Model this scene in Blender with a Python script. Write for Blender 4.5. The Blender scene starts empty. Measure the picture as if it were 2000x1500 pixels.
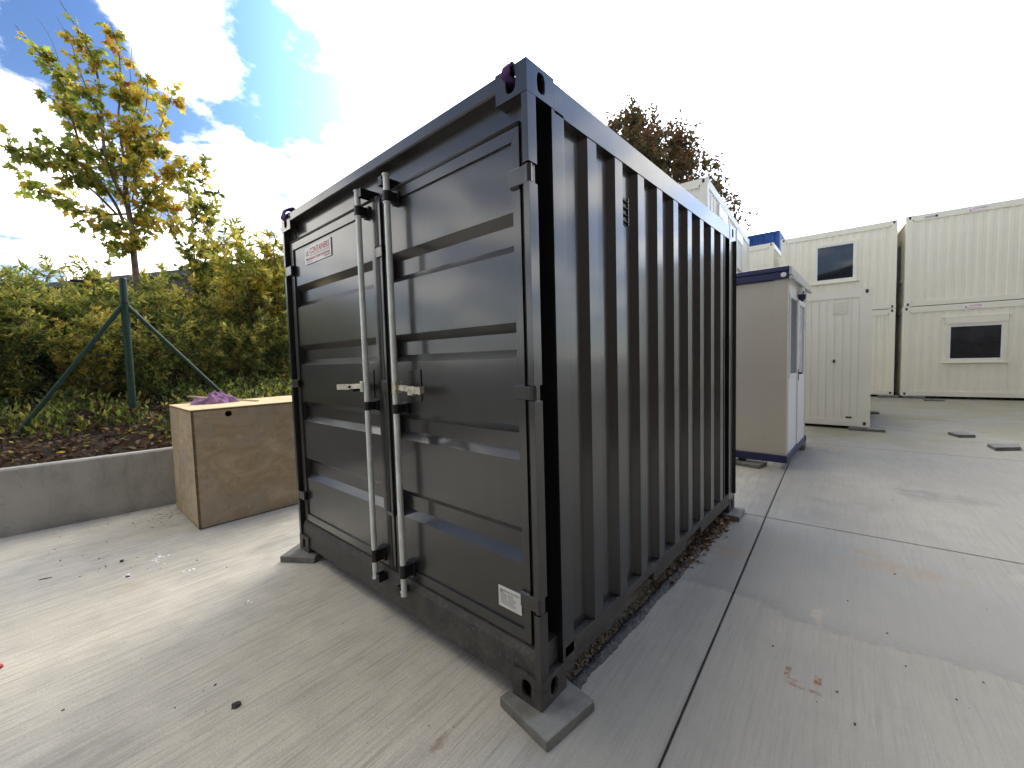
import bpy, bmesh, math, random
from mathutils import Vector, Matrix, Euler, noise
R = math.radians
random.seed(7)
scene = bpy.context.scene
COL = scene.collection

# ------------------------------------------------------------------ camera
CAM = Vector((1.0184, -1.272, 1.5049)); FPX = 810.557
cd = bpy.data.cameras.new('camera'); cam = bpy.data.objects.new('camera', cd); COL.objects.link(cam)
cam.location = CAM; cam.rotation_euler = (R(86.661), R(1.5887), R(41.627))
cd.sensor_width = 36.0; cd.lens = 36.0 * FPX / 2000.0; cd.clip_start = 0.02; cd.clip_end = 3000
scene.camera = cam
CR = Euler((R(86.661), R(1.5887), R(41.627)), 'XYZ').to_matrix()

def ray(u, v):
    return CR @ Vector(((u - 1000) / FPX, -(v - 750) / FPX, -1.0))
def on_z(u, v, z=0.0):
    d = ray(u, v); return CAM + d * ((z - CAM.z) / d.z)
def on_x(u, v, x):
    d = ray(u, v); return CAM + d * ((x - CAM.x) / d.x)
def on_y(u, v, y):
    d = ray(u, v); return CAM + d * ((y - CAM.y) / d.y)

# ------------------------------------------------------------------ sky, sun, exposure
SUN_EL, SUN_YAW = 32.0, 22.0            # yaw: degrees from +Y towards -X
SUN = Vector((-math.sin(R(SUN_YAW)) * math.cos(R(SUN_EL)), math.cos(R(SUN_YAW)) * math.cos(R(SUN_EL)), math.sin(R(SUN_EL))))
world = bpy.data.worlds.new('World'); scene.world = world; world.use_nodes = True
def build_world():
    nt = world.node_tree; nt.nodes.clear(); N = nt.nodes.new; L = nt.links.new
    out = N('ShaderNodeOutputWorld'); bg = N('ShaderNodeBackground')
    sky = N('ShaderNodeTexSky'); sky.sky_type = 'NISHITA'; sky.sun_disc = False
    sky.sun_elevation = R(SUN_EL); sky.sun_rotation = R(-SUN_YAW)
    sky.air_density = 1.0; sky.dust_density = 0.5; sky.ozone_density = 1.6; sky.altitude = 50
    tc = N('ShaderNodeTexCoord')
    def vmath(op, a, b=None):
        n = N('ShaderNodeVectorMath'); n.operation = op
        for i, x in enumerate((a, b)):
            if x is None: continue
            if isinstance(x, (tuple, Vector)): n.inputs[i].default_value = x
            else: L(x, n.inputs[i])
        return n
    def math_(op, a, b=None, clamp=False):
        n = N('ShaderNodeMath'); n.operation = op; n.use_clamp = clamp
        for i, x in enumerate((a, b)):
            if x is None: continue
            if isinstance(x, (int, float)): n.inputs[i].default_value = x
            else: L(x, n.inputs[i])
        return n.outputs[0]
    d = vmath('NORMALIZE', tc.outputs['Generated']).outputs[0]
    sep = N('ShaderNodeSeparateXYZ'); L(d, sep.inputs[0])
    zz = math_('ADD', math_('MAXIMUM', sep.outputs[2], 0.0), 0.22)
    inv = math_('DIVIDE', 1.0, zz)
    sc = N('ShaderNodeVectorMath'); sc.operation = 'SCALE'; L(d, sc.inputs[0]); L(inv, sc.inputs['Scale'])
    nz = N('ShaderNodeTexNoise'); nz.inputs['Scale'].default_value = 1.5; nz.inputs['Detail'].default_value = 6
    nz.inputs['Roughness'].default_value = 0.58; nz.inputs['Distortion'].default_value = 0.25
    off = vmath('ADD', sc.outputs[0], (3.1, 7.7, 1.3)); L(off.outputs[0], nz.inputs['Vector'])
    # fine noise that warps the clouds
    nz2 = N('ShaderNodeTexNoise'); nz2.inputs['Scale'].default_value = 7.0; nz2.inputs['Detail'].default_value = 5
    nz2.inputs['Roughness'].default_value = 0.62
    L(sc.outputs[0], nz2.inputs['Vector'])
    # larger cumulus clouds, each one direction and an angular size
    total = None
    for (c, size, wgt) in [(ray(u, v).normalized(), a_, b_) for (u, v, a_, b_) in CLOUDS] + [(Vector(k).normalized(), a_, b_) for (k, a_, b_) in UNSEEN_CLOUDS]:
        dot = vmath('DOT_PRODUCT', d, c).outputs['Value']
        t = math_('MULTIPLY', math_('SUBTRACT', 1.0, dot), -1.0 / (2 * math.sin(R(size / 2)) ** 2))
        g = math_('MULTIPLY', math_('POWER', 2.718, t), wgt)
        total = g if total is None else math_('ADD', total, g)
    dens = math_('ADD', math_('MULTIPLY', math_('SUBTRACT', nz.outputs['Fac'], 0.385), 2.4), total)
    dens = math_('ADD', dens, math_('MULTIPLY', math_('SUBTRACT', nz2.outputs['Fac'], 0.5), 1.15))
    mr = N('ShaderNodeMapRange'); mr.interpolation_type = 'SMOOTHSTEP'
    mr.inputs['From Min'].default_value = 0.22; mr.inputs['From Max'].default_value = 0.62
    L(dens, mr.inputs['Value'])
    # aureole: the clear sky brightens steeply towards the sun, with thin white cloud right in front of it
    sdot = math_('MAXIMUM', vmath('DOT_PRODUCT', d, SUN).outputs['Value'], 0.0)
    vm = N('ShaderNodeMapRange'); vm.interpolation_type = 'SMOOTHSTEP'; L(sdot, vm.inputs['Value'])
    vm.inputs['From Min'].default_value = 0.42; vm.inputs['From Max'].default_value = 1.02
    boost = math_('ADD', math_('MULTIPLY', math_('POWER', vm.outputs[0], 2.6), 5.5), 1.0)
    core = N('ShaderNodeMapRange'); core.interpolation_type = 'SMOOTHSTEP'; L(sdot, core.inputs['Value'])
    core.inputs['From Min'].default_value = 0.80; core.inputs['From Max'].default_value = 0.97
    veil = math_('MULTIPLY', core.outputs[0], 1.2)
    cover = math_('MAXIMUM', mr.outputs[0], math_('MULTIPLY', core.outputs[0], 0.75))
    # low haze above the horizon
    hz = math_('MULTIPLY', math_('POWER', math_('SUBTRACT', 1.0, math_('MAXIMUM', sep.outputs[2], 0.0)), 7.0), 0.35)
    cover = math_('MAXIMUM', cover, hz)
    mix = N('ShaderNodeMix'); mix.data_type = 'RGBA'
    L(cover, mix.inputs['Factor'])
    skys = N('ShaderNodeVectorMath'); skys.operation = 'MULTIPLY'; L(sky.outputs[0], skys.inputs[0]); skys.inputs[1].default_value = (SKY_MUL * .80, SKY_MUL * 1.0, SKY_MUL * 1.32)
    skb = N('ShaderNodeVectorMath'); skb.operation = 'SCALE'; L(skys.outputs[0], skb.inputs[0]); L(boost, skb.inputs['Scale'])
    L(skb.outputs[0], mix.inputs['A'])
    cb = math_('ADD', CLOUD_LUM, math_('MULTIPLY', veil, CLOUD_LUM * 0.35))
    cc = N('ShaderNodeCombineColor'); L(cb, cc.inputs[0]); L(math_('MULTIPLY', cb, 0.955), cc.inputs[1]); L(math_('MULTIPLY', cb, 0.86), cc.inputs[2])
    L(cc.outputs[0], mix.inputs['B'])
    L(mix.outputs['Result'], bg.inputs[0]); bg.inputs[1].default_value = 0.1
    L(bg.outputs[0], out.inputs[0])
CLOUDS = [(290, 40, 3.0, .42), (350, 100, 3.0, .46), (410, 132, 2.0, .40), (245, 15, 2.2, .36), (338, 10, 1.2, .3),
          (0, 235, 3.4, .45), (50, 310, 3.0, .42), (-80, 270, 6, .5), (20, 402, 2.0, .35), (75, 405, 1.8, .32), (440, 300, 2.4, .36), (520, 325, 2.2, .32),
          (420, 385, 3.2, .42), (200, 500, 4, .45), (320, 470, 4, .45), (500, 420, 4.2, .45), (590, 25, .9, .3), (1990, 0, 1.6, .4), (150, 130, 3.5, -.35), (560, 180, 6, -.35), (140, 40, 4, -.3)]
UNSEEN_CLOUDS = [((-.55, .05, .83), 12, .5), ((-.35, -.15, .93), 10, .4), ((-.75, -.2, .6), 10, .45), ((-.72, .1, .68), 9, .5)]  # clouds out of view, added so the door slants reflect white
SKY_MUL, CLOUD_LUM = 0.52, 12.5
build_world()
sl = bpy.data.lights.new('sun', 'SUN'); sun = bpy.data.objects.new('sun', sl); COL.objects.link(sun)
sl.energy = 1.05; sl.angle = R(24); sl.color = (1.0, 0.88, 0.70)
sun.rotation_euler = (-SUN).to_track_quat('-Z', 'Y').to_euler(); sun.location = (0, 0, 30)
scene.view_settings.view_transform = 'Standard'; scene.view_settings.look = 'None'
scene.view_settings.exposure = 1.42; scene.view_settings.gamma = 1.0; scene.view_settings.use_curve_mapping = False
scene.cycles.use_denoising = True
scene.cycles.max_bounces = 6; scene.cycles.diffuse_bounces = 3; scene.cycles.glossy_bounces = 3; scene.cycles.transmission_bounces = 4
scene.cycles.use_adaptive_sampling = True; scene.cycles.adaptive_threshold = 0.02
world.cycles.sampling_method = 'MANUAL'; world.cycles.sample_map_resolution = 512

# ------------------------------------------------------------------ helpers
ORG = {}
def thing(name, label, cat, loc=(0, 0, 0), rotz=0.0, group=None, local=False):
    o = bpy.data.objects.new(name, None); COL.objects.link(o); o.empty_display_size = 0.1
    o.location = loc; o.rotation_euler = (0, 0, rotz)
    o['label'] = label; o['category'] = cat
    if group: o['group'] = group
    ORG[o] = Vector((0, 0, 0)) if local else Vector(loc)
    return o
def tag(o, label, cat, group=None):
    o['label'] = label; o['category'] = cat
    if group: o['group'] = group
    return o
class MB:
    def __init__(s): s.v = []; s.f = []; s.m = []
    def add(s, vs, fs, mi=0):
        b = len(s.v); s.v += [tuple(p) for p in vs]
        for f in fs: s.f.append([b + i for i in f]); s.m.append(mi)
        return s
    def box(s, x0, x1, y0, y1, z0, z1, mi=0):
        if x0 > x1: x0, x1 = x1, x0
        if y0 > y1: y0, y1 = y1, y0
        return s.add([(x0, y0, z0), (x1, y0, z0), (x1, y1, z0), (x0, y1, z0), (x0, y0, z1), (x1, y0, z1), (x1, y1, z1), (x0, y1, z1)],
                     [(0, 3, 2, 1), (4, 5, 6, 7), (0, 1, 5, 4), (1, 2, 6, 5), (2, 3, 7, 6), (3, 0, 4, 7)], mi)
    def obox(s, c, size, M, mi=0):
        hx, hy, hz = [k / 2 for k in size]; c = Vector(c)
        vs = [c + M @ Vector(p) for p in [(-hx, -hy, -hz), (hx, -hy, -hz), (hx, hy, -hz), (-hx, hy, -hz), (-hx, -hy, hz), (hx, -hy, hz), (hx, hy, hz), (-hx, hy, hz)]]
        return s.add(vs, [(0, 3, 2, 1), (4, 5, 6, 7), (0, 1, 5, 4), (1, 2, 6, 5), (2, 3, 7, 6), (3, 0, 4, 7)], mi)
    def tube(s, pts, rad, n=8, mi=0, caps=True):
        pts = [Vector(p) for p in pts]
        if not isinstance(rad, (list, tuple)): rad = [rad] * len(pts)
        rings = []; up = None
        for i, p in enumerate(pts):
            t = (pts[min(i + 1, len(pts) - 1)] - pts[max(i - 1, 0)])
            if t.length < 1e-9: t = Vector((0, 0, 1))
            t.normalize()
            if up is None: up = t.orthogonal().normalized()
            a = (up - t * up.dot(t))
            a = a.normalized() if a.length > 1e-6 else t.orthogonal().normalized()
            up = a; b = t.cross(a)
            rings.append([p + (a * math.cos(2 * math.pi * k / n) + b * math.sin(2 * math.pi * k / n)) * rad[i] for k in range(n)])
        vs = [q for r in rings for q in r]; fs = []
        for i in range(len(rings) - 1):
            for k in range(n):
                fs.append((i * n + k, i * n + (k + 1) % n, (i + 1) * n + (k + 1) % n, (i + 1) * n + k))
        if caps:
            fs.append(tuple(range(n))[::-1]); fs.append(tuple((len(rings) - 1) * n + k for k in range(n)))
        return s.add(vs, fs, mi)
    def sheet(s, prof, fn0, fn1, mi=0, flip=False):
        a = [fn0(*p) for p in prof]; b = [fn1(*p) for p in prof]; n = len(prof)
        fs = [(i, i + 1, n + i + 1, n + i) for i in range(n - 1)]
        if flip: fs = [f[::-1] for f in fs]
        return s.add(a + b, fs, mi)
    def oval_plate(s, a0, a1, b0, b1, ca, cb, ha, hb, fn, depth=.012, ex=3.0, mi=0, n=24):
        angs = [2 * math.pi * k / n for k in range(n)]
        for (x, y) in ((a0, b0), (a1, b0), (a1, b1), (a0, b1)): angs.append(math.atan2(y - cb, x - ca) % (2 * math.pi))
        angs = sorted(set(round(t, 6) for t in angs))
        o, i_, k_ = [], [], []
        for t in angs:
            c, si = math.cos(t), math.sin(t)
            ts = []
            if c > 1e-9: ts.append((a1 - ca) / c)
            if c < -1e-9: ts.append((a0 - ca) / c)
            if si > 1e-9: ts.append((b1 - cb) / si)
            if si < -1e-9: ts.append((b0 - cb) / si)
            q = min(ts); o.append(fn(ca + q * c, cb + q * si, 0))
            q = (abs(c / ha) ** ex + abs(si / hb) ** ex) ** (-1 / ex)
            i_.append(fn(ca + q * c, cb + q * si, 0)); k_.append(fn(ca + q * c, cb + q * si, depth))
        m = len(angs); vs = o + i_ + k_; fs = []
        for k in range(m):
            j = (k + 1) % m
            fs.append((k, j, m + j, m + k)); fs.append((m + k, m + j, 2 * m + j, 2 * m + k))
        return s.add(vs, fs, mi)
    def mesh(s, name, mats, smooth=False, org=Vector((0, 0, 0)), recalc=False):
        me = bpy.data.meshes.new(name)
        me.from_pydata([(p[0] - org[0], p[1] - org[1], p[2] - org[2]) for p in s.v], [], s.f)
        for m in (mats if isinstance(mats, (list, tuple)) else [mats]): me.materials.append(m)
        me.polygons.foreach_set('material_index', s.m)
        if smooth: me.polygons.foreach_set('use_smooth', [True] * len(s.f))
        me.update()
        if recalc:
            bm = bmesh.new(); bm.from_mesh(me); bmesh.ops.recalc_face_normals(bm, faces=bm.faces); bm.to_mesh(me); bm.free()
        return me
    def build(s, name, mats, parent=None, smooth=False, bevel=0.0, recalc=False, seg=2):
        org = ORG[parent] if parent is not None else Vector((0, 0, 0))
        me = s.mesh(name, mats, smooth, org, recalc)
        o = bpy.data.objects.new(name, me); COL.objects.link(o)
        if parent is not None: o.parent = parent
        ORG[o] = org
        if bevel:
            b = o.modifiers.new('bevel', 'BEVEL'); b.width = bevel; b.segments = seg; b.limit_method = 'ANGLE'; b.angle_limit = R(40)
            b.harden_normals = False
        return o
def copy_of(o, parent=None, loc=None, rotz=None, scale=None):
    c = o.copy(); COL.objects.link(c); c.parent = parent
    if loc is not None: c.location = loc
    if rotz is not None: c.rotation_euler = (0, 0, rotz)
    if scale is not None: c.scale = scale
    ORG[c] = ORG.get(o, Vector((0, 0, 0)))
    return c
def text_into(mb, body, x, z, height, fn, mi, width=None, bold=0.0):
    cu = bpy.data.curves.new('lettering', 'FONT'); cu.body = body; cu.size = 1.0; cu.offset = bold
    ob = bpy.data.objects.new('lettering', cu); COL.objects.link(ob)
    dg = bpy.context.evaluated_depsgraph_get(); me = bpy.data.meshes.new_from_object(ob.evaluated_get(dg))
    xs = [v.co.x for v in me.vertices]; ys = [v.co.y for v in me.vertices]
    x0, x1, y0 = min(xs), max(xs), 0.0
    cap = 0.70
    sy = height / cap; sx = (width / (x1 - x0)) if width else sy
    mb.add([fn(x + (v.co.x - x0) * sx, z + (v.co.y - y0) * sy) for v in me.vertices], [tuple(p.vertices) for p in me.polygons], mi)
    bpy.data.objects.remove(ob); bpy.data.curves.remove(cu); bpy.data.meshes.remove(me)
    return (x1 - x0) * sx

# ------------------------------------------------------------------ materials
class NT:
    """small helper for shader graphs"""
    def __init__(s, name):
        s.mat = bpy.data.materials.new(name); s.mat.use_nodes = True; s.nt = s.mat.node_tree; s.nt.nodes.clear()
        s.out = s.N('ShaderNodeOutputMaterial'); s.tc = s.N('ShaderNodeTexCoord').outputs['Object']
    def N(s, t): return s.nt.nodes.new(t)
    def L(s, a, b): s.nt.links.new(a, b)
    def set(s, sock, x):
        if hasattr(x, 'is_output'): s.L(x, sock)
        else:
            if sock.type == 'RGBA' and len(x) == 3: x = (*x, 1)
            sock.default_value = x
    def math(s, op, a, b=0.0, clamp=False):
        n = s.N('ShaderNodeMath'); n.operation = op; n.use_clamp = clamp; s.set(n.inputs[0], a); s.set(n.inputs[1], b); return n.outputs[0]
    def noise(s, scale=5, detail=4, rough=.5, stretch=None, rot=0.0, vec=None, dist=0.0, off=(0, 0, 0)):
        v = vec or s.tc
        if stretch or rot or off != (0, 0, 0):
            if rot:
                r = s.N('ShaderNodeMapping'); r.inputs['Rotation'].default_value = (0, 0, rot); s.L(v, r.inputs['Vector']); v = r.outputs[0]
            m = s.N('ShaderNodeMapping'); m.inputs['Scale'].default_value = stretch or (1, 1, 1); m.inputs['Location'].default_value = off
            s.L(v, m.inputs['Vector']); v = m.outputs[0]
        n = s.N('ShaderNodeTexNoise'); s.L(v, n.inputs['Vector'])
        n.inputs['Scale'].default_value = scale; n.inputs['Detail'].default_value = detail; n.inputs['Roughness'].default_value = rough; n.inputs['Distortion'].default_value = dist
        return n.outputs['Fac']
    def ramp(s, x, a, b, lo=0.0, hi=1.0):
        n = s.N('ShaderNodeMapRange'); n.interpolation_type = 'SMOOTHSTEP'
        s.set(n.inputs['Value'], x); n.inputs['From Min'].default_value = a; n.inputs['From Max'].default_value = b
        n.inputs['To Min'].default_value = lo; n.inputs['To Max'].default_value = hi; return n.outputs[0]
    def mix(s, f, a, b):
        n = s.N('ShaderNodeMix'); n.data_type = 'RGBA'; s.set(n.inputs['Factor'], f); s.set(n.inputs['A'], a); s.set(n.inputs['B'], b); return n.outputs['Result']
    def sep(s, v=None):
        n = s.N('ShaderNodeSeparateXYZ'); s.L(v or s.tc, n.inputs[0]); return n.outputs
    def bump(s, h, strength=.2, dist=.01, normal=None):
        n = s.N('ShaderNodeBump'); s.L(h, n.inputs['Height']); n.inputs['Strength'].default_value = strength; n.inputs['Distance'].default_value = dist
        if normal: s.L(normal, n.inputs['Normal'])
        return n.outputs[0]
    def principled(s, color, rough=.5, metal=0.0, normal=None, spec=.5, coat=0.0, coat_rough=.1):
        p = s.N('ShaderNodeBsdfPrincipled'); s.set(p.inputs['Base Color'], color); s.set(p.inputs['Roughness'], rough); s.set(p.inputs['Metallic'], metal)
        p.inputs['Specular IOR Level'].default_value = spec; p.inputs['Coat Weight'].default_value = coat; p.inputs['Coat Roughness'].default_value = coat_rough
        if normal: s.L(normal, p.inputs['Normal'])
        s.L(p.outputs[0], s.out.inputs[0]); return p
def simple(name, col, rough=.5, metal=0.0, var=.12, scale=6, bump=.0, bscale=60, spec=.5, detail=4, bevel=0.0):
    t = NT(name)
    c2 = tuple(max(0, k * (1 - var)) for k in col); c3 = tuple(min(1, k * (1 + var)) for k in col)
    c = t.mix(t.ramp(t.noise(scale, detail, .6), .3, .7), c2, c3)
    nrm = None
    if bevel:
        b = t.N('ShaderNodeBevel'); b.samples = 3; b.inputs['Radius'].default_value = bevel; nrm = b.outputs[0]
    if bump: nrm = t.bump(t.noise(bscale, 4, .6), bump, .01, nrm)
    t.principled(c, t.math('ADD', t.math('MULTIPLY', t.noise(scale * 2.3, 3), .16), rough - .08), metal, nrm, spec)
    return t.mat

def black_paint(name, dust=0.0, rough=.36):
    t = NT(name)
    bev = t.N('ShaderNodeBevel'); bev.samples = 3; bev.inputs['Radius'].default_value = .0035
    wav = t.noise(2.2, 2, .4)
    peel = t.noise(260, 2, .5)
    nrm = t.bump(wav, .10, .05, bev.outputs[0]); nrm = t.bump(peel, .035, .002, nrm)
    base = t.mix(t.ramp(t.noise(3, 5, .6), .3, .7), (.011, .011, .0115), (.016, .0158, .0155))
    # dried streaks, dust film and pin scratches
    streak = t.ramp(t.noise(5, 6, .65, (9, 9, .35)), .55, .8)
    base = t.mix(t.math('MULTIPLY', streak, .10), base, (.16, .15, .13))
    speck = t.ramp(t.noise(70, 2, .5), .75, .80)
    base = t.mix(t.math('MULTIPLY', speck, .22), base, (.5, .5, .48))
    ro = t.math('ADD', t.math('MULTIPLY', t.noise(6, 5, .65), .16), rough - .08)
    if dust:
        dn = t.math('MULTIPLY', t.ramp(t.noise(9, 7, .72), .30, .72), dust, True)
        base = t.mix(dn, base, (.085, .075, .06))
        fine = t.ramp(t.noise(46, 5, .7), .52, .74)
        base = t.mix(t.math('MULTIPLY', fine, dust * .5), base, (.16, .145, .12))
        rs = t.ramp(t.noise(5.5, 6, .75, off=(4, 1, 2)), .64, .72)
        base = t.mix(t.math('MULTIPLY', rs, dust * .7), base, (.11, .048, .022))
        ro = t.math('ADD', ro, t.math('MULTIPLY', dn, .45), True)
    t.principled(base, ro, 0, nrm, .55, coat=.85 if not dust else .1, coat_rough=.13)
    return t.mat
M_BLACK = black_paint('black_paint')
M_BLACKD = black_paint('black_paint_dusty', 1.0, .5)
M_RUBBER = simple('rubber', (.035, .032, .028), .55, bump=.1, bscale=30)
M_GUIDE = simple('black_plastic', (.008, .008, .01), .35)
def galv():
    t = NT('galvanised_steel')
    n = t.noise(30, 5, .7, (1, 1, .35)); c = t.mix(t.ramp(n, .35, .7), (.60, .64, .61), (.80, .84, .80))
    c = t.mix(t.math('MULTIPLY', t.ramp(t.noise(9, 6, .7), .58, .75), .6), c, (.26, .25, .22))
    t.principled(c, t.math('ADD', t.math('MULTIPLY', n, .25), .30), .30, t.bump(n, .15, .002)); return t.mat
M_GALV = galv()
M_ZINC = simple('zinc_plate', (.70, .66, .54), .32, .5, var=.25, scale=40)
M_PURPLE = simple('purple_webbing', (.085, .03, .14), .75, bump=.4, bscale=300, var=.3, scale=30)
M_CLOTH = simple('mauve_cloth', (.30, .16, .27), .9, bump=.5, bscale=160, var=.3, scale=14)
M_STICKER = simple('sticker_white', (.88, .87, .84), .45, var=.05)
M_RED = simple('print_red', (.55, .07, .06), .5, var=.1)
M_INK = simple('print_black', (.03, .03, .05), .5, var=.1)
M_GREYINK = simple('print_grey', (.42, .42, .40), .5, var=.1)
M_LABEL = simple('label_silver', (.68, .68, .64), .4, var=.06, metal=.2)

SLAB_A = R(3.65)
def concrete_yard():
    t = NT('broomed_concrete')
    geo = t.N('ShaderNodeNewGeometry'); P = geo.outputs['Position']
    def nz(*a, **k): return t.noise(*a, vec=P, **k)
    rot = -SLAB_A
    n1 = nz(.9, 6, .62); n2 = nz(4.2, 6, .65); n3 = nz(34, 4, .7); n4 = nz(115, 3, .7)
    br = nz(1.0, 5, .72, stretch=(135, 3.2, 1), rot=rot); br2 = nz(1.0, 4, .65, stretch=(40, 1.3, 1), rot=rot); br3 = nz(1.0, 3, .6, stretch=(7, .22, 1), rot=rot)
    c = t.mix(t.ramp(n1, .3, .7), (.53, .49, .40), (.63, .59, .50))
    c = t.mix(t.math('MULTIPLY', t.ramp(n2, .35, .75), .5), c, (.36, .345, .315))
    c = t.mix(t.math('MULTIPLY', t.ramp(br, .50, .64), .55), c, (.24, .225, .195))
    c = t.mix(t.math('MULTIPLY', t.ramp(br2, .48, .64), .36), c, (.29, .275, .24))
    c = t.mix(t.math('MULTIPLY', t.ramp(br3, .54, .68), .24), c, (.55, .53, .49))
    c = t.mix(t.math('MULTIPLY', t.ramp(n3, .60, .75), .30), c, (.18, .17, .15))
    c = t.mix(t.math('MULTIPLY', t.ramp(n4, .38, .66), .42), c, t.mix(.55, c, (.17, .165, .145)))
    x, y, z = t.sep(P)
    # slab frame coordinates
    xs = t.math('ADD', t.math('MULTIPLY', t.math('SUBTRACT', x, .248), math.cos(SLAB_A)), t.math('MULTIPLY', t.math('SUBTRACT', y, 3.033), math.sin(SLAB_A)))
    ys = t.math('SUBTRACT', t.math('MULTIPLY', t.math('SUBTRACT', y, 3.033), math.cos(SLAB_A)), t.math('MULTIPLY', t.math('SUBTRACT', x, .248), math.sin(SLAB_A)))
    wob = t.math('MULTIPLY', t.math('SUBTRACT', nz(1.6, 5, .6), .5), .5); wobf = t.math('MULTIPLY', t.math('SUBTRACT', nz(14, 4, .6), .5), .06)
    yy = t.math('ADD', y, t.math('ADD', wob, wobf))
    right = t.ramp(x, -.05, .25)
    # darker band with a hard near edge, fading towards the back
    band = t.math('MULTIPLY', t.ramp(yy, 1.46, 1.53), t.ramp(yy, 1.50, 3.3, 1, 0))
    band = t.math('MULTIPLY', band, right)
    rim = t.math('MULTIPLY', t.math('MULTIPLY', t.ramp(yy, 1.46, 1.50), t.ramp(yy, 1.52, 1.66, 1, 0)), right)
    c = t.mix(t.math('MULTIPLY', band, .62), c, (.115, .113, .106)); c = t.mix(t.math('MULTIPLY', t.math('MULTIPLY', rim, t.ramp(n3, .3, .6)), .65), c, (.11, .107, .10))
    # greyer, darker tone towards the right
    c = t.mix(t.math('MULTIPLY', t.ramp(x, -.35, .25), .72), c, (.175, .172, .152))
    # algae near the far cabins
    alg = t.math('MULTIPLY', t.ramp(y, 6.6, 8.2), t.ramp(nz(1.3, 5, .6, off=(3, 3, 0)), .38, .66)); c = t.mix(t.math('MULTIPLY', alg, .6), c, (.22, .21, .10))
    # dark blotches
    bl = t.math('MULTIPLY', t.ramp(nz(1.15, 6, .66, off=(9, 2, 0), stretch=(1, .45, 1)), .56, .72), .45); c = t.mix(bl, c, (.19, .185, .165))
    bl2 = t.math('MULTIPLY', t.ramp(nz(2.7, 6, .7, off=(1, 6, 0), stretch=(1.4, .6, 1)), .60, .72), .38); c = t.mix(bl2, c, (.42, .36, .26))
    bl3 = t.math('MULTIPLY', t.ramp(nz(7.5, 6, .7, off=(5, 1, 0)), .64, .74), .35); c = t.mix(bl3, c, (.16, .15, .13))
    # rust marks left by steel feet
    spn = {f_: nz(f_, 4, .7) for f_ in (26, 9, 5)}
    def spot(cx, cy, rx, ry, amt, col, c, f=26, th=.5):
        dx = t.math('DIVIDE', t.math('SUBTRACT', x, cx), rx); dy = t.math('DIVIDE', t.math('SUBTRACT', y, cy), ry)
        r2 = t.math('ADD', t.math('MULTIPLY', dx, dx), t.math('MULTIPLY', dy, dy)) if rx > .1 else t.math('MAXIMUM', t.math('MULTIPLY', dx, dx), t.math('MULTIPLY', dy, dy))
        m = t.math('MULTIPLY', t.ramp(r2, .25, 1.0, 1, 0), t.ramp(spn[f], th - .12, th + .12))
        return t.mix(t.math('MULTIPLY', m, amt), c, col)
    rust = (.17, .065, .02)
    for (u, v, rx, ry, am) in [(1538, 1312, .014, .055, .85), (1556, 1341, .035, .010, .6), (1598, 1328, .018, .045, 1.0), (1582, 1349, .05, .012, .95), (1545, 1330, .03, .03, .4),
                               (1690, 1080, .16, .05, .7), (1720, 1108, .3, .1, .45), (1790, 1118, .3, .12, .4), (1680, 910, .5, .06, .5), (1620, 875, .25, .07, .6),
                               (1410, 1075, .1, .14, .5), (820, 1270, .03, .07, .35), (860, 1450, .03, .06, .4), (1440, 1080, .1, .1, .45), (245, 1150, .12, .1, .3)]:
        p = on_z(u, v, 0); c = spot(p.x, p.y, rx, ry, am, (rust if rx < .1 else (.27, .19, .10)) if am > .38 else (.40, .32, .19), c, 26 if rx < .1 else 9, .47)
    for (u, v, rx, ry, am) in [(1830, 970, .5, .22, .6), (1650, 985, .35, .2, .35), (1790, 960, .2, .5, .4), (1600, 1010, .3, .3, .3), (400, 1000, .5, .25, .25)]:
        p = on_z(u, v, 0); c = spot(p.x, p.y, rx, ry, am, (.16, .155, .145), c, 5, .46)
    hgt = t.math('ADD', t.math('MULTIPLY', br, .7), t.math('MULTIPLY', n3, .5))
    wet = t.ramp(nz(.8, 4, .6, off=(2, 8, 1)), .45, .75)
    ro = t.math('SUBTRACT', t.math('SUBTRACT', .78, t.math('MULTIPLY', wet, .14)), t.math('MULTIPLY', band, .16))
    t.principled(c, ro, 0, t.bump(hgt, .35, .004), .4)
    return t.mat
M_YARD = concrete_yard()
def wall_concrete():
    t = NT('precast_concrete')
    n = t.noise(2.2, 6, .62); c = t.mix(t.ramp(n, .3, .7), (.33, .315, .27), (.46, .44, .385))
    c = t.mix(t.math('MULTIPLY', t.ramp(t.noise(5, 6, .7, (1, 1, .3)), .5, .75), .4), c, (.20, .195, .165))
    pits = t.ramp(t.noise(48, 3, .55, (1, 1, 1.6)), .66, .72); c = t.mix(t.math('MULTIPLY', pits, .75), c, (.09, .085, .075))
    t.principled(c, .8, 0, t.bump(t.math('SUBTRACT', t.noise(60, 5, .6), pits), .3, .004), .35); return t.mat
M_WALL = wall_concrete()
M_PAVER = simple('grey_paver', (.155, .152, .135), .72, var=.28, scale=9, bump=.35, bscale=90)
M_SOIL = simple('bank_soil', (.065, .048, .033), .95, var=.45, scale=7, bump=.9, bscale=22, detail=8)
M_DIRT = simple('wet_dirt', (.035, .032, .03), .6, var=.5, scale=20, bump=.9, bscale=60)
M_SAND = simple('sandy_grit', (.30, .25, .17), .95, var=.4, scale=40, bump=.8, bscale=120)
M_FAR = simple('gravel_ground', (.22, .21, .19), .9, var=.3, scale=2, bump=.4, bscale=40)
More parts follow.
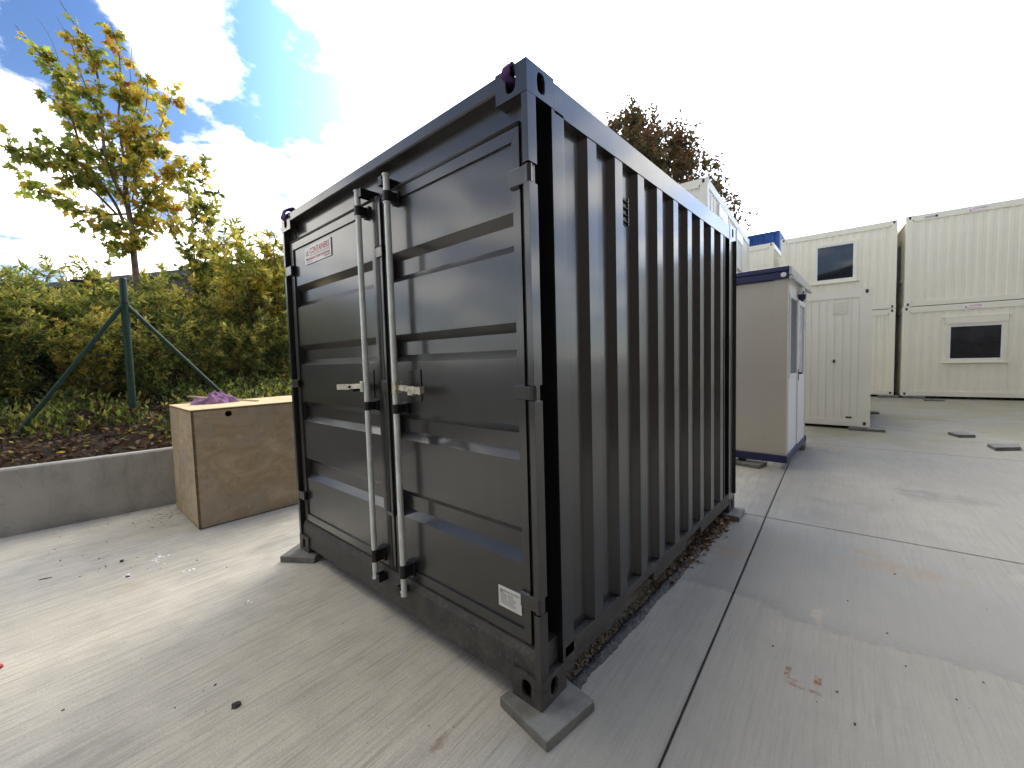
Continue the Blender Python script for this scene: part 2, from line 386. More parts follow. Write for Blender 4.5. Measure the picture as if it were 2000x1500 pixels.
def plywood():
    t = NT('weathered_plywood')
    g = t.noise(3.2, 7, .68, (1, .8, 1.5), dist=1.6); st = t.noise(2.6, 7, .68, dist=.6); sm = t.noise(16, 6, .7)
    c = t.mix(t.ramp(g, .3, .7), (.36, .265, .15), (.50, .39, .25))
    c = t.mix(t.math('MULTIPLY', t.ramp(st, .42, .68), .6), c, (.37, .325, .255))
    c = t.mix(t.math('MULTIPLY', t.ramp(t.noise(3.3, 6, .7, off=(5, 2, 7)), .55, .7), .45), c, (.60, .51, .37))
    c = t.mix(t.math('MULTIPLY', t.ramp(sm, .54, .72), .5), c, (.17, .125, .07))
    sc_ = t.ramp(t.noise(7, 4, .6, (.5, 3.5, .9), rot=.6, off=(3, 3, 3)), .66, .70); c = t.mix(t.math('MULTIPLY', sc_, .5), c, (.66, .56, .42))
    t.principled(c, .72, 0, t.bump(g, .15, .003), .3); return t.mat
M_PLY = plywood()
M_PLYTOP = simple('plywood_lid', (.68, .54, .30), .7, var=.14, scale=5)
M_PLYEDGE = simple('plywood_edge', (.17, .115, .06), .8, var=.3, scale=30)
M_STICK = simple('pale_timber', (.55, .42, .25), .7, var=.2, scale=20)
M_GREEN = simple('green_coated_steel', (.007, .036, .021), .42, var=.25, scale=20, bump=.05)
M_WIRE = simple('dull_green_wire', (.02, .045, .03), .9, spec=.1)
def cabin_paint(name, col):
    t = NT(name)
    c = t.mix(t.ramp(t.noise(1.2, 5, .6), .3, .7), tuple(k * .95 for k in col), col)
    run = t.ramp(t.noise(6, 6, .7, (3.0, 3.0, .16)), .52, .78)
    c = t.mix(t.math('MULTIPLY', run, .16), c, tuple(k * .72 for k in col))
    c = t.mix(t.math('MULTIPLY', t.ramp(t.noise(18, 6, .7), .62, .76), .14), c, (.33, .33, .22))
    t.principled(c, t.math('ADD', t.math('MULTIPLY', t.noise(5, 4), .2), .36), 0, t.bump(t.noise(3, 2), .05, .02), .45); return t.mat
M_CREAM = cabin_paint('cream_cabin_paint', (.86, .82, .67))
M_CREAM2 = cabin_paint('pale_cabin_paint', (.84, .82, .70))
M_BOOTHW = cabin_paint('booth_beige_panel', (.56, .52, .43))
M_BOOTHS = cabin_paint('booth_white_panel', (.86, .86, .86))
M_NAVY = simple('navy_trim', (.014, .018, .085), .4, var=.15, scale=4)
M_BLUE = simple('blue_container_paint', (.015, .075, .30), .45, var=.2, scale=3)
M_ALU = simple('aluminium_trim', (.50, .50, .48), .4, .6, var=.1)
M_WHITEF = simple('white_window_frame', (.80, .81, .78), .35, var=.04)
M_HOLE = simple('casting_dark', (.05, .055, .05), .6)
def glass():
    t = NT('dark_window_glass'); t.principled(t.mix(t.ramp(t.noise(1.4, 3), .4, .7), (.012, .014, .018), (.03, .033, .04)), .04, 0, t.bump(t.noise(1.1, 1), .03, .05), .6); return t.mat
M_GLASS = glass()
M_BLDG = simple('dark_cladding', (.028, .024, .022), .6, var=.2, scale=1)
M_HALL = simple('brown_cladding', (.075, .06, .048), .7, var=.15, scale=1)
M_BARK = simple('bark', (.16, .125, .095), .9, var=.35, scale=14, bump=.6, bscale=40)
M_BARKD = simple('dark_bark', (.055, .042, .034), .9, var=.3, scale=14, bump=.5, bscale=40)
M_STEM = simple('shrub_stem', (.16, .10, .055), .9, var=.3, scale=14)
def leaf(name, col, trans=.5, var=.35, tcol=None):
    t = NT(name)
    oi = t.noise(9, 3, .6)
    c = t.mix(t.ramp(oi, .3, .7), tuple(k * (1 - var) for k in col), tuple(min(1, k * (1 + var)) for k in col))
    tc = c if tcol is None else t.mix(t.ramp(oi, .3, .7), tuple(k * (1 - var) for k in tcol), tuple(min(1, k * (1 + var)) for k in tcol))
    p = t.N('ShaderNodeBsdfPrincipled'); t.set(p.inputs['Base Color'], c); p.inputs['Roughness'].default_value = .5; p.inputs['Specular IOR Level'].default_value = .35
    tr = t.N('ShaderNodeBsdfTranslucent'); t.set(tr.inputs[0], tc)
    mx = t.N('ShaderNodeMixShader'); mx.inputs[0].default_value = trans; t.L(p.outputs[0], mx.inputs[1]); t.L(tr.outputs[0], mx.inputs[2]); t.L(mx.outputs[0], t.out.inputs[0]); return t.mat
L_GREEN = leaf('leaf_green', (.15, .185, .04), .5, tcol=(.36, .42, .075))
L_YGREEN = leaf('leaf_yellow_green', (.40, .37, .10), .5, tcol=(.70, .64, .14))
L_YELLOW = leaf('leaf_yellow', (.50, .36, .06), .5, tcol=(.80, .58, .08))
L_ORANGE = leaf('leaf_orange', (.36, .19, .06), .5, tcol=(.5, .24, .06))
L_DARK = leaf('leaf_dark_green', (.05, .08, .02), .4, tcol=(.11, .15, .03))
L_BROWN = leaf('leaf_brown', (.16, .085, .035), .35, tcol=(.22, .10, .035))
L_COPPER = leaf('leaf_copper', (.10, .052, .030), .35, tcol=(.20, .085, .035))
L_OLIVE = leaf('leaf_olive', (.085, .085, .035), .45, tcol=(.17, .15, .045))

# ------------------------------------------------------------------ the ground
def slab_pt(a, b, z=0.0):
    ca, sa = math.cos(SLAB_A), math.sin(SLAB_A)
    return Vector((.248 + a * ca - b * sa, 3.033 + a * sa + b * ca, z))
g = MB().add([(-400, -400, -.06), (400, -400, -.06), (400, 600, -.06), (-400, 600, -.06)], [(0, 1, 2, 3)]).build('ground', M_FAR); g['kind'] = 'structure'
ORG[g] = Vector((0, 0, 0))
J = .005
xs_ = [-6.6, 0, 5.0, 10.0, 15.0]; ys_ = [-9.0, 0, 3.95, 7.9, 11.85, 15.8, 22.0]
for i in range(len(xs_) - 1):
    for k in range(len(ys_) - 1):
        a0, a1, b0, b1 = xs_[i] + J, xs_[i + 1] - J, ys_[k] + J, ys_[k + 1] - J
        ch = .007
        q = [slab_pt(a0, b0, -.055), slab_pt(a1, b0, -.055), slab_pt(a1, b1, -.055), slab_pt(a0, b1, -.055)]
        q1 = [slab_pt(a0, b0, -ch), slab_pt(a1, b0, -ch), slab_pt(a1, b1, -ch), slab_pt(a0, b1, -ch)]
        q2 = [slab_pt(a0 + ch, b0 + ch), slab_pt(a1 - ch, b0 + ch), slab_pt(a1 - ch, b1 - ch), slab_pt(a0 + ch, b1 - ch)]
        fs = [(8, 9, 10, 11)] + [(n, (n + 1) % 4, 4 + (n + 1) % 4, 4 + n) for n in range(4)] + [(4 + n, 4 + (n + 1) % 4, 8 + (n + 1) % 4, 8 + n) for n in range(4)]
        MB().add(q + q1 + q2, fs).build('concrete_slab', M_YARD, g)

# planted bank behind the retaining wall
WALL = [(-5.75, -8.0), (-5.0, -1.64), (-4.875, -.40), (-4.80, .6), (-4.78, 2.0), (-4.78, 40.0)]
def wall_x(y):
    for (xa, ya), (xb, yb) in zip(WALL, WALL[1:]):
        if ya <= y <= yb: return xa + (xb - xa) * (y - ya) / (yb - ya)
    return WALL[0][0] if y < WALL[0][1] else WALL[-1][0]
def bank_z(x, y):
    d = wall_x(y) - .12 - x
    z = .50 + .42 * min(1, max(0, d) / .95) ** .8 + .30 * min(1, max(0, d - .9) / 1.6) + .35 * min(1, max(0, d - 2.4) / 5)
    z += .05 * noise.noise(Vector((x * 1.7, y * 1.7, 0))) + .025 * noise.noise(Vector((x * 5, y * 5, 3)))
    return z
mb = MB(); rows = []
yy = [-40, -20, -12, -8] + [-7 + .22 * i for i in range(70)] + [9, 11, 14, 18, 24, 32, 40, 60, 100, 200]
dd = [0, .1, .2, .35, .5, .7, .9, 1.1, 1.4, 1.8, 2.3, 3, 4, 6, 9, 15, 30, 80, 300]
for y in yy:
    rows.append([(wall_x(y) - .12 - d, y, bank_z(wall_x(y) - .12 - d, y)) for d in dd])
vs = [p for r in rows for p in r]; n = len(dd)
fs = [(i * n + j, (i + 1) * n + j, (i + 1) * n + j + 1, i * n + j + 1) for i in range(len(rows) - 1) for j in range(n - 1)]
bank = mb.add(vs, fs).build('planted_bank', M_SOIL, smooth=True); bank['kind'] = 'structure'

# retaining wall: precast elements with open joints
rw = thing('retaining_wall', 'low grey concrete retaining wall holding the planted bank behind the crate', 'wall', (-5.0, 0, 0))
def wall_run(y0, y1):
    m = MB(); ys = [y0] + [p[1] for p in WALL if y0 < p[1] < y1] + [y1]
    prof = [(0, 0), (0, .612), (-.012, .628), (-.108, .628), (-.12, .612), (-.12, 0)]
    k = len(prof)
    for y in ys:
        m.v += [(wall_x(y) + a, y, b) for a, b in prof]
    for i in range(len(ys) - 1):
        for j in range(k): m.f.append([i * k + j, i * k + (j + 1) % k, (i + 1) * k + (j + 1) % k, (i + 1) * k + j]); m.m.append(0)
    m.f.append(list(range(k))); m.m.append(0); m.f.append([(len(ys) - 1) * k + j for j in range(k)][::-1]); m.m.append(0)
    m.build('wall_element', M_WALL, rw, recalc=True)
for a, b in [(-8, -3.612), (-3.6, .396), (.408, 4.4), (4.412, 8.4), (8.412, 16), (16.012, 28)]: wall_run(a, b)

# ------------------------------------------------------------------ black container
W, LN, H, Z0 = 2.438, 2.991, 2.591, .05
ZT = Z0 + H
box = thing('shipping_container', 'glossy black ten foot steel container with double doors and silver locking bars', 'container', (-W / 2, LN / 2, Z0))
def casting(mb, x0, x1, y0, y1, z0, z1, fronts, hole=(.026, .040), mi=0, zoff=0.0):
    """hollow corner fitting; fronts lists the faces that carry an opening"""
    cx, cy, cz = (x0 + x1) / 2, (y0 + y1) / 2, (z0 + z1) / 2 + zoff
    F = {'-y': (x0, x1, z0, z1, cx, cz, lambda a, b, d: (a, y0 + d, b)), '+y': (x0, x1, z0, z1, cx, cz, lambda a, b, d: (a, y1 - d, b)),
         '+x': (y0, y1, z0, z1, cy, cz, lambda a, b, d: (x1 - d, a, b)), '-x': (y0, y1, z0, z1, cy, cz, lambda a, b, d: (x0 + d, a, b)),
         '+z': (x0, x1, y0, y1, cx, cy, lambda a, b, d: (a, b, z1 - d)), '-z': (x0, x1, y0, y1, cx, cy, lambda a, b, d: (a, b, z0 + d))}
    for k, (a0, a1, b0, b1, ca, cb, fn) in F.items():
        if k in fronts: mb.oval_plate(a0, a1, b0, b1, ca, cb, hole[0], hole[1] if 'z' not in k else hole[1] * 1.3, fn, .014, 3.2, mi)
        else: mb.add([fn(a0, b0, 0), fn(a1, b0, 0), fn(a1, b1, 0), fn(a0, b1, 0)], [(0, 1, 2, 3)], mi)
for sx in (0, 1):
    for sy in (0, 1):
        for sz in (0, 1):
            x0, x1 = ((-.162, 0) if sx == 0 else (-W, -W + .162)); y0, y1 = ((0, .178) if sy == 0 else (LN - .178, LN))
            z0, z1 = ((Z0, Z0 + .118) if sz == 0 else (ZT - .118, ZT))
            m = MB(); casting(m, x0, x1, y0, y1, z0, z1, ['+x' if sx == 0 else '-x', '-y' if sy == 0 else '+y', '+z' if sz else '-z'])
            m.build('corner_casting', M_BLACKD if sz == 0 else M_BLACK, box, recalc=False)
HNG = [(2.187, 2.264), (1.337, 1.400), (.452, .522)]
def mx(x, s): return x if s == 0 else -W - x
zp0, zp1 = Z0 + .118, ZT - .118
for s in (0, 1):
    m = MB(); z = zp0
    for (a, b) in sorted(HNG):
        m.box(mx(-.030, s), mx(-.001, s), .002, .054, z, a); m.box(mx(-.030, s), mx(-.012, s), .030, .053, a, b); z = b
    m.box(mx(-.030, s), mx(-.001, s), .002, .054, z, zp1)
    m.box(mx(-.118, s), mx(-.098, s), .05, .166, zp0, zp1); m.box(mx(-.1, s), mx(-.026, s), .05, .058, zp0, zp1)
    m.box(mx(-.110, s), mx(-.002, s), .160, .172, zp0, zp1); m.box(mx(-.05, s), mx(-.002, s), .172, .246, zp0, zp1)
    m.build('corner_post', M_BLACK, box)
    m = MB()
    m.box(mx(-.06, s), mx(-.001, s), 2.80, LN - .002, zp0, zp1); m.box(mx(-.118, s), mx(-.098, s), 2.66, 2.84, zp0, zp1); m.box(mx(-.11, s), mx(-.003, s), 2.655, 2.668, zp0, zp1)
    m.build('corner_post', M_BLACK, box)
    # side rails
    MB().box(mx(-.055, s), mx(-.002, s), .18, LN - .18, 2.512, 2.630).build('top_side_rail', M_BLACK, box)
    m = MB(); zr0, zr1 = Z0 + .075, .226
    segs = [(.18, .775), (1.135, 1.69), (2.02, LN - .18)]
    for a, b in segs: m.box(mx(-.045, s), mx(-.003, s), a, b, zr0, zr1 - .012)
    m.box(mx(-.060, s), mx(-.002, s), .18, LN - .18, zr1 - .045, zr1)
    m.build('bottom_side_rail', M_BLACKD, box)
    for a, b in ((.775, 1.135), (1.69, 2.02)):
        m = MB()
        for c in (a - .004, b - .004): m.box(mx(-.9, s), mx(-.046, s), c, c + .008, zr0, zr1 - .046)
        m.box(mx(-.9, s), mx(-.046, s), a - .004, b + .004, zr0 - .004, zr0 + .003)
        m.build('forklift_pocket', M_BLACKD, box)
    # corrugated side sheet
    prof = [(-.006, .244), (-.042, .252)]; y = .408
    for k in range(9):
        prof += [(-.042, y), (-.005, y + .031), (-.005, y + .111), (-.042, y + .142)]; y += .2635
    prof += [(-.042, 2.655)]
    m = MB(); m.sheet(prof, lambda a, b: (mx(a, s), b, .222), lambda a, b: (mx(a, s), b, 2.520), flip=(s == 1)); m.build('side_panel', M_BLACK, box)
# vent high on the right-hand side
m = MB(); pv = on_x(1217, 350, -.04)
vy = .862
for k in range(4): m.obox((-.034, vy, 2.345 - k * .036), (.018, .075, .004), Euler((0, R(35), 0)).to_matrix())
m.box(-.041, -.030, vy - .042, vy - .036, 2.22, 2.365); m.box(-.041, -.030, vy + .036, vy + .042, 2.22, 2.365); m.box(-.041, -.038, vy - .04, vy + .04, 2.22, 2.365, 1)
m.build('vent', [M_BLACK, M_GUIDE], box)
# roof, back wall, floor
prof = []; y = .18
while y < LN - .2: prof += [(ZT - .012, y), (ZT - .012, y + .09), (ZT - .032, y + .11), (ZT - .032, y + .19)]; y += .21
MB().sheet(prof, lambda a, b: (-W + .05, b, a), lambda a, b: (-.05, b, a), flip=True).build('roof_panel', M_BLACK, box)
prof = []; x = -W + .1
while x < -.1: prof += [(x, LN - .015), (x + .11, LN - .015), (x + .15, LN - .05), (x + .26, LN - .05)]; x += .30
MB().sheet(prof, lambda a, b: (a, b, .2), lambda a, b: (a, b, 2.52), flip=True).build('end_panel', M_BLACK, box)
for a, b in ((2.50, 2.63), (.10, .24)): MB().box(-W + .162, -.162, LN - .06, LN - .002, a, b).build('rear_rail', M_BLACK, box)
MB().box(-W + .06, -.06, .12, LN - .06, .19, .22).build('floor', M_GUIDE, box)
# header and sill
m = MB()
m.add([(x, a, b) for x in (-W + .162, -.162) for (a, b) in [(.002, 2.634), (.002, 2.582), (.010, 2.576), (.060, 2.570), (.060, 2.452), (.16, 2.452), (.16, 2.634)]],
      [(i, i + 1, 7 + i + 1, 7 + i) for i in range(6)] + [(6, 0, 7, 13)])
m.box(-W + .11, -W + .162, .058, .15, 2.452, ZT - .12); m.box(-.162, -.11, .058, .15, 2.452, ZT - .12)
m.build('door_header', M_BLACK, box, recalc=True)
m = MB()
pr = [(.012, .088), (.020, .236), (.034, .268), (.060, .284), (.16, .284), (.16, .088)]
m.add([(x, a, b) for x in (-W + .162, -.162) for a, b in pr], [(i, (i + 1) % 6, 6 + (i + 1) % 6, 6 + i) for i in range(6)])
pr2 = [(.018, .172), (.020, .236), (.034, .268), (.060, .284), (.16, .284), (.16, .172)]
for (xa, xb) in ((-.162, -.032), (-W + .032, -W + .162)):
    m.add([(x, a, b) for x in (xa, xb) for a, b in pr2], [(i, (i + 1) % 6, 6 + (i + 1) % 6, 6 + i) for i in range(6)] + [(5, 4, 3, 2, 1, 0), (6, 7, 8, 9, 10, 11)])
m.build('door_sill', M_BLACKD, box, recalc=True)

YD = .030
def door(s, xo, xi, label):
    """s 0 = right leaf (hinged at x=0), 1 = left leaf; xo hinge edge, xi meeting edge"""
    lo, hi = min(xo, xi), max(xo, xi)
    zb, zt = .292, 2.428
    fw_o, fw_i, fh = .040, .078, .050
    inner = (lo + (fw_i if s == 0 else fw_o), hi - (fw_o if s == 0 else fw_i))
    d = thing('tmp', 'x', 'x'); bpy.data.objects.remove(d)
    # panel with four pressed recesses
    rec = [(2.107, 1.947), (1.660, 1.510), (1.228, 1.078), (.787, .631)]
    yp = YD + .010
    prof = [(yp, zt - fh + .01)]
    for a, b in rec: prof += [(yp, a), (yp + .038, a - .040), (yp + .038, b + .038), (yp, b)]
    prof.append((yp, zb + fh - .01))
    m = MB()
    # slightly oil-canned sheet: subdivide along x
    nx = 14; xs = [inner[0] - .004 + (inner[1] - inner[0] + .008) * i / nx for i in range(nx + 1)]
    P = []
    for (a, b) in zip(prof, prof[1:]):
        L_ = abs(a[1] - b[1]); kk = 5 if L_ > .2 else 1
        for q in range(kk): P.append((a[0] + (b[0] - a[0]) * q / kk, a[1] + (b[1] - a[1]) * q / kk))
    P.append(prof[-1])
    def dent(x, z, y):
        e = min((x - xs[0]), (xs[-1] - x)) / .15
        return y + (.0022 * noise.noise(Vector((x * 2.6, z * 2.2, 5 + s))) if y < yp + .001 else 0) * max(0, min(1, e))
    for x in xs: m.v += [(x, dent(x, b, a), b) for a, b in P]
    k = len(P)
    for i in range(nx):
        for j in range(k - 1): m.f.append([i * k + j, (i + 1) * k + j, (i + 1) * k + j + 1, i * k + j + 1][::-1]); m.m.append(0)
    leaf_ = m.build('door', M_BLACK, box, recalc=False); leaf_['label'] = label
    # frame: four mitred hollow sections around the sheet
    m = MB(); a0, a1 = lo + .001, hi - .001; b0, b1 = inner
    def mitre(quad):
        f = [(x, YD, z) for x, z in quad]; bk = [(x, YD + .06, z) for x, z in quad]
        m.add(f + bk, [(0, 1, 2, 3), (7, 6, 5, 4), (0, 4, 5, 1), (1, 5, 6, 2), (2, 6, 7, 3), (3, 7, 4, 0)])
    gp = .0012
    for quad in ([(a0, zt), (a1, zt), (b1, zt - fh), (b0, zt - fh)], [(a0, zb), (b0, zb + fh), (b1, zb + fh), (a1, zb)],
                 [(a0, zt - gp), (b0, zt - fh - gp), (b0, zb + fh + gp), (a0, zb + gp)], [(a1, zt - gp), (a1, zb + gp), (b1, zb + fh + gp), (b1, zt - fh - gp)]):
        mitre(quad)
    m.build('door_frame', M_BLACK, leaf_, recalc=True)
    # rubber seal round the leaf
    gm = MB(); xo2 = xo + (.012 if s == 0 else -.012); xi2 = xi - (.0 if s == 0 else 0)
    zz0, zz1 = zb - .006, zt + .013
    if s == 0: gm.tube([(xo - .005, YD + .012, zz1), (xi + .008, YD + .012, zz1)], .0125, 8); gm.tube([(xo - .005, YD + .018, zb - .004), (xi, YD + .018, zb - .004)], .008, 8); gm.tube([(xo + .002, YD + .02, zb - .004), (xo + .002, YD + .02, zz1)], .008, 8)
    else: gm.tube([(xo + .005, YD + .012, zz1), (xi - .008, YD + .012, zz1)], .0125, 8); gm.tube([(xo + .005, YD + .018, zb - .004), (xi, YD + .018, zb - .004)], .008, 8); gm.tube([(xi + .004, YD - .001, zb), (xi + .004, YD - .001, zz1)], .0125, 8); gm.tube([(xo - .010, YD + .010, zb), (xo - .010, YD + .010, zz1)], .010, 8)
    gm.build('rubber_seal', M_RUBBER, leaf_, smooth=True)
    # hinges
    for (a, b) in HNG:
        hm = MB(); kx = -.0165 if s == 0 else -W + .0165
        hm.tube([(kx, .020, a + .002), (kx, .020, b - .002)], .0145, 14)
        e0, e1 = (xo - .045, -.022) if s == 0 else (-W + .022, xo + .045)
        hm.box(e0, e1, .006 if s else .014, YD + .004, a + .004, b - .004)
        hm.box((xo - .045) if s == 0 else xo - .004, (xo + .004) if s == 0 else xo + .045, YD - .012, YD + .004, a + .0, b - .0)
        hm.build('hinge', M_BLACK, leaf_, bevel=.003)
    return leaf_
XM = -1.114
dr = door(0, -.070, XM + .008, 'right-hand black door leaf carrying the silver data label')
dl = door(1, -W + .070, XM - .008, 'left-hand black door leaf carrying the red and white sticker')
# cover strip with clips on the meeting edge (on the right-hand leaf)
m = MB(); m.box(XM - .006, XM + .030, YD - .008, YD - .001, .30, 2.43); m.box(XM + .030, XM + .036, YD - .014, YD - .001, .62, 2.40)
m.build('astragal', M_BLACK, dr, bevel=.002)
for zc in (2.13, 1.373, .628):
    m = MB(); hgt = .056 if zc > 1 else .02; m.box(XM - .022, XM + .042, YD - .018, YD - .007, zc - hgt / 2, zc + hgt / 2); m.box(XM - .024, XM + .044, YD - .022, YD - .006, zc + hgt / 2, zc + hgt / 2 + .004)
    m.build('seal_clip', M_BLACK, dr, bevel=.002)
YB = -.026; RB = .0165
def bar(x, leaf_, s):
    side = 1 if s == 0 else -1            # direction away from the meeting edge
    m = MB(); m.tube([(x, YB, .222), (x, YB, 2.485)], RB, 18); m.tube([(x, YB, 2.483), (x, YB, 2.492)], RB + .004, 18); m.tube([(x, YB, .217), (x, YB, .226)], RB + .003, 18)
    for zc in (2.345,): m.tube([(x, YB, zc - .004), (x, YB, zc + .004)], RB + .004, 18)
    m.build('locking_bar', M_GALV, leaf_, smooth=False)
    for zc, hh in ((2.378, .052), (1.258, .050), (.356, .072)):
        m = MB(); m.tube([(x, YB, zc - hh / 2), (x, YB, zc + hh / 2)], RB + .0055, 18)
        m.box(x - RB - .005, x + RB + .005, YB, YD + .006, zc - hh / 2 + .002, zc + hh / 2 - .002)
        m.box(x - .024, x + .036, YD - .012, YD + .0115, zc - hh / 2 - .006, zc + hh / 2 + .006)
        m.build('bar_guide', M_GUIDE, leaf_, bevel=.002)
    for zc, up in ((2.465, 1), (.232, -1)):
        k = 1 if s == 1 else -1
        if up == 1: k = -1 if s == 0 else 1
        m = MB(); m.obox((x + k * .028, YB + .006, zc), (.034, .030, .012), Euler((0, 0, R(20 * k))).to_matrix())
        m.build('cam', M_GALV if up < 0 else M_BLACK, leaf_, bevel=.002)
        m = MB(); a, b = (x + k * .024, x + k * .062)
        ya, yb = YB - .012, (.060 if up == 1 else .018)
        m.box(min(a, b), min(a, b) + .006, ya, yb, zc - .022, zc + .024); m.box(max(a, b) - .006, max(a, b), ya, yb, zc - .022, zc + .024); m.box(min(a, b), max(a, b), ya, ya + .006, zc - .022, zc + .024)
        m.build('cam_keeper', M_GUIDE, leaf_, bevel=.002)
    # hub, handle, catch
    zc = 1.372
    m = MB(); m.box(x + side * .004, x + side * .034, YB - .024, YB - .0165 + .002, zc - .030, zc + .032); m.box(x + side * .004, x + side * .034, YB + .016, YB + .022, zc - .030, zc + .032)
    m.box(x + side * .002, x + side * .010, YB - .024, YB + .022, zc - .030, zc + .032); m.tube([(x + side * .022, YB - .028, zc), (x + side * .022, YB + .026, zc)], .006, 10)
    m.build('handle_hub', M_ZINC, leaf_, bevel=.0015)
    m = MB(); Lh = .315 if s else .26
    pts = [(.012, YB - .004, 0), (.09, YB - .006, .001), (.15, YB - .020, -.002), (.19, YB - .024, -.005), (Lh - .06, YB - .022, -.006), (Lh, YB - .026, -.009)]
    hw = [.012, .015, .015, .017, .017, .017]
    for i in range(len(pts) - 1):
        (x0, y0, dz0), (x1, y1, dz1) = pts[i], pts[i + 1]; A = []
        for (xx, yv, dz, h_) in ((x0, y0, dz0, hw[i]), (x1, y1, dz1, hw[i + 1])):
            A += [(x + side * xx, yv - .003, zc + dz - h_), (x + side * xx, yv - .003, zc + dz + h_), (x + side * xx, yv + .003, zc + dz + h_), (x + side * xx, yv + .003, zc + dz - h_)]
        m.add(A, [(0, 1, 5, 4), (1, 2, 6, 5), (2, 3, 7, 6), (3, 0, 4, 7), (3, 2, 1, 0), (4, 5, 6, 7)])
    m.build('door_handle', M_ZINC, leaf_, recalc=True)
    cx = x + side * .155
    m = MB(); m.box(cx - .022, cx + .022, YB - .016, YB + .006, zc - .034, zc + .012); m.box(cx - .012, cx + .012, YB, YD + .014, zc - .030, zc + .006); m.tube([(cx, YB - .034, zc - .004), (cx, YB - .012, zc - .004)], .008, 10)
    m.build('handle_catch', M_GUIDE if s else M_ZINC, leaf_, bevel=.002)
    # backing plate welded to the sheet behind the handle
    m = MB(); px = x + side * .085; m.box(px - .062, px + .062, YD + .004, YD + .0095, zc - .075, zc + .095); m.build('backing_plate', M_BLACK, leaf_, bevel=.001)
bar(-.935, dr, 0); bar(-1.235, dl, 1)

# sticker on the left leaf, data label on the right leaf
def fmap(y): return lambda a, b: (a, y, b)
ys_t = YD + .0045
m = MB(); x0, x1, z0, z1 = -2.129, -1.718, 2.232, 2.351
m.box(x0, x1, ys_t, ys_t + .004, z0, z1, 0)
f = fmap(ys_t - .0008)
text_into(m, 'CONTAINERS', x0 + .085, z1 - .052, .038, f, 1, width=.305, bold=.015)
text_into(m, 'Mechanic International', x0 + .022, z0 + .024, .022, f, 1, width=.370, bold=.02)
def small_print(m, xa, xb, z, h, y, mi, seed):
    r_ = random.Random(seed); x_ = xa
    while x_ < xb:
        w_ = h * (.5 + 1.6 * r_.random()); m.add([(x_, y, z), (x_ + w_, y, z), (x_ + w_, y, z + h), (x_, y, z + h)], [(0, 1, 2, 3)], mi); x_ += w_ + h * .5
def logo(m, lx, lz, s, y, mi):
    def quad(p): m.add([(lx + a * s, y, lz + b * s) for a, b in p], [tuple(range(len(p)))], mi)
    quad([(0, 0), (.2, 0), (.2, .55), (0, .55)]); quad([(.8, 0), (1, 0), (1, .55), (.8, .55)]); quad([(.2, .55), (.5, .18), (.5, 0), (.2, .32)]); quad([(.8, .55), (.8, .32), (.5, 0), (.5, .18)])
    quad([(0, .65), (.22, .65), (.22, 1.0), (0, .85)]); quad([(.78, .65), (1, .65), (1, .85), (.78, 1.0)]); quad([(.4, .62), (.6, .62), (.6, 1.15), (.5, 1.3), (.4, 1.15)])
small_print(m, x0 + .085, x0 + .385, z1 - .068, .007, ys_t - .0008, 3, 1); small_print(m, x0 + .022, x0 + .12, z0 + .009, .006, ys_t - .0008, 3, 2); small_print(m, x1 - .10, x1 - .018, z0 + .010, .006, ys_t - .0008, 2, 3)
logo(m, x0 + .028, z0 + .056, .034, ys_t - .0008, 2)
st = m.build('sticker', [M_STICKER, M_RED, M_INK, M_GREYINK], dl); st['label'] = 'white sticker with red CONTAINERS lettering'
m = MB(); x0, x1, z0, z1 = -.263, -.127, .395, .489
m.box(x0, x1, ys_t, ys_t + .004, z0, z1, 0); f = fmap(ys_t - .0008)
logo(m, x0 + .011, z1 - .026, .014, ys_t - .0008, 1)
text_into(m, 'Mechanic International', x0 + .030, z1 - .019, .0068, f, 1, width=.094, bold=.02)
rr = random.Random(4)
for k in range(8):
    zz = z1 - .030 - k * .0068
    for (a, b) in ((x0 + .012, x0 + .045 + rr.random() * .01), (x0 + .058, x0 + .085 + rr.random() * .02)):
        xx = a
        while xx < b:
            w_ = .003 + rr.random() * .006; m.add([(xx, ys_t - .0008, zz), (xx + w_, ys_t - .0008, zz), (xx + w_, ys_t - .0008, zz + .0026), (xx, ys_t - .0008, zz + .0026)], [(0, 1, 2, 3)], 2); xx += w_ + .0018
st = m.build('data_label', [M_LABEL, M_INK, simple('label_print', (.16, .16, .15), .5)], dr); st['label'] = 'silver data label with rows of small print'

# purple slings threaded through the top corner fittings
def sling(name, label, pts, w, ax, bulk=0.0):
    m = MB(); a = Vector(ax); n = len(pts)
    fine = []
    for i in range(n - 1):
        for q in range(4):
            t = q / 4; fine.append(Vector(pts[i]).lerp(Vector(pts[i + 1]), t))
    fine.append(Vector(pts[-1]))
    rr = random.Random(len(label)); K = 8
    for i, p in enumerate(fine):
        for k in range(K + 1):
            t = k / K - .5; wob = .0035 * math.sin(k * 2.3 + i * .35) + bulk * math.sin(k * 1.6 + i)
            nrm = Vector((0, -.7, .7)); m.v.append(tuple(p + a * t * w * (1 - .25 * abs(math.sin(i * .5))) + nrm * (wob + .004)))
    for i in range(len(fine) - 1):
        for k in range(K): m.f.append([i * (K + 1) + k, i * (K + 1) + k + 1, (i + 1) * (K + 1) + k + 1, (i + 1) * (K + 1) + k]); m.m.append(0)
    o = m.build(name, M_PURPLE, smooth=True)
    so = o.modifiers.new('thick', 'SOLIDIFY'); so.thickness = .006; so.offset = 0
    tag(o, label, 'strap'); return o
cx_ = -.093
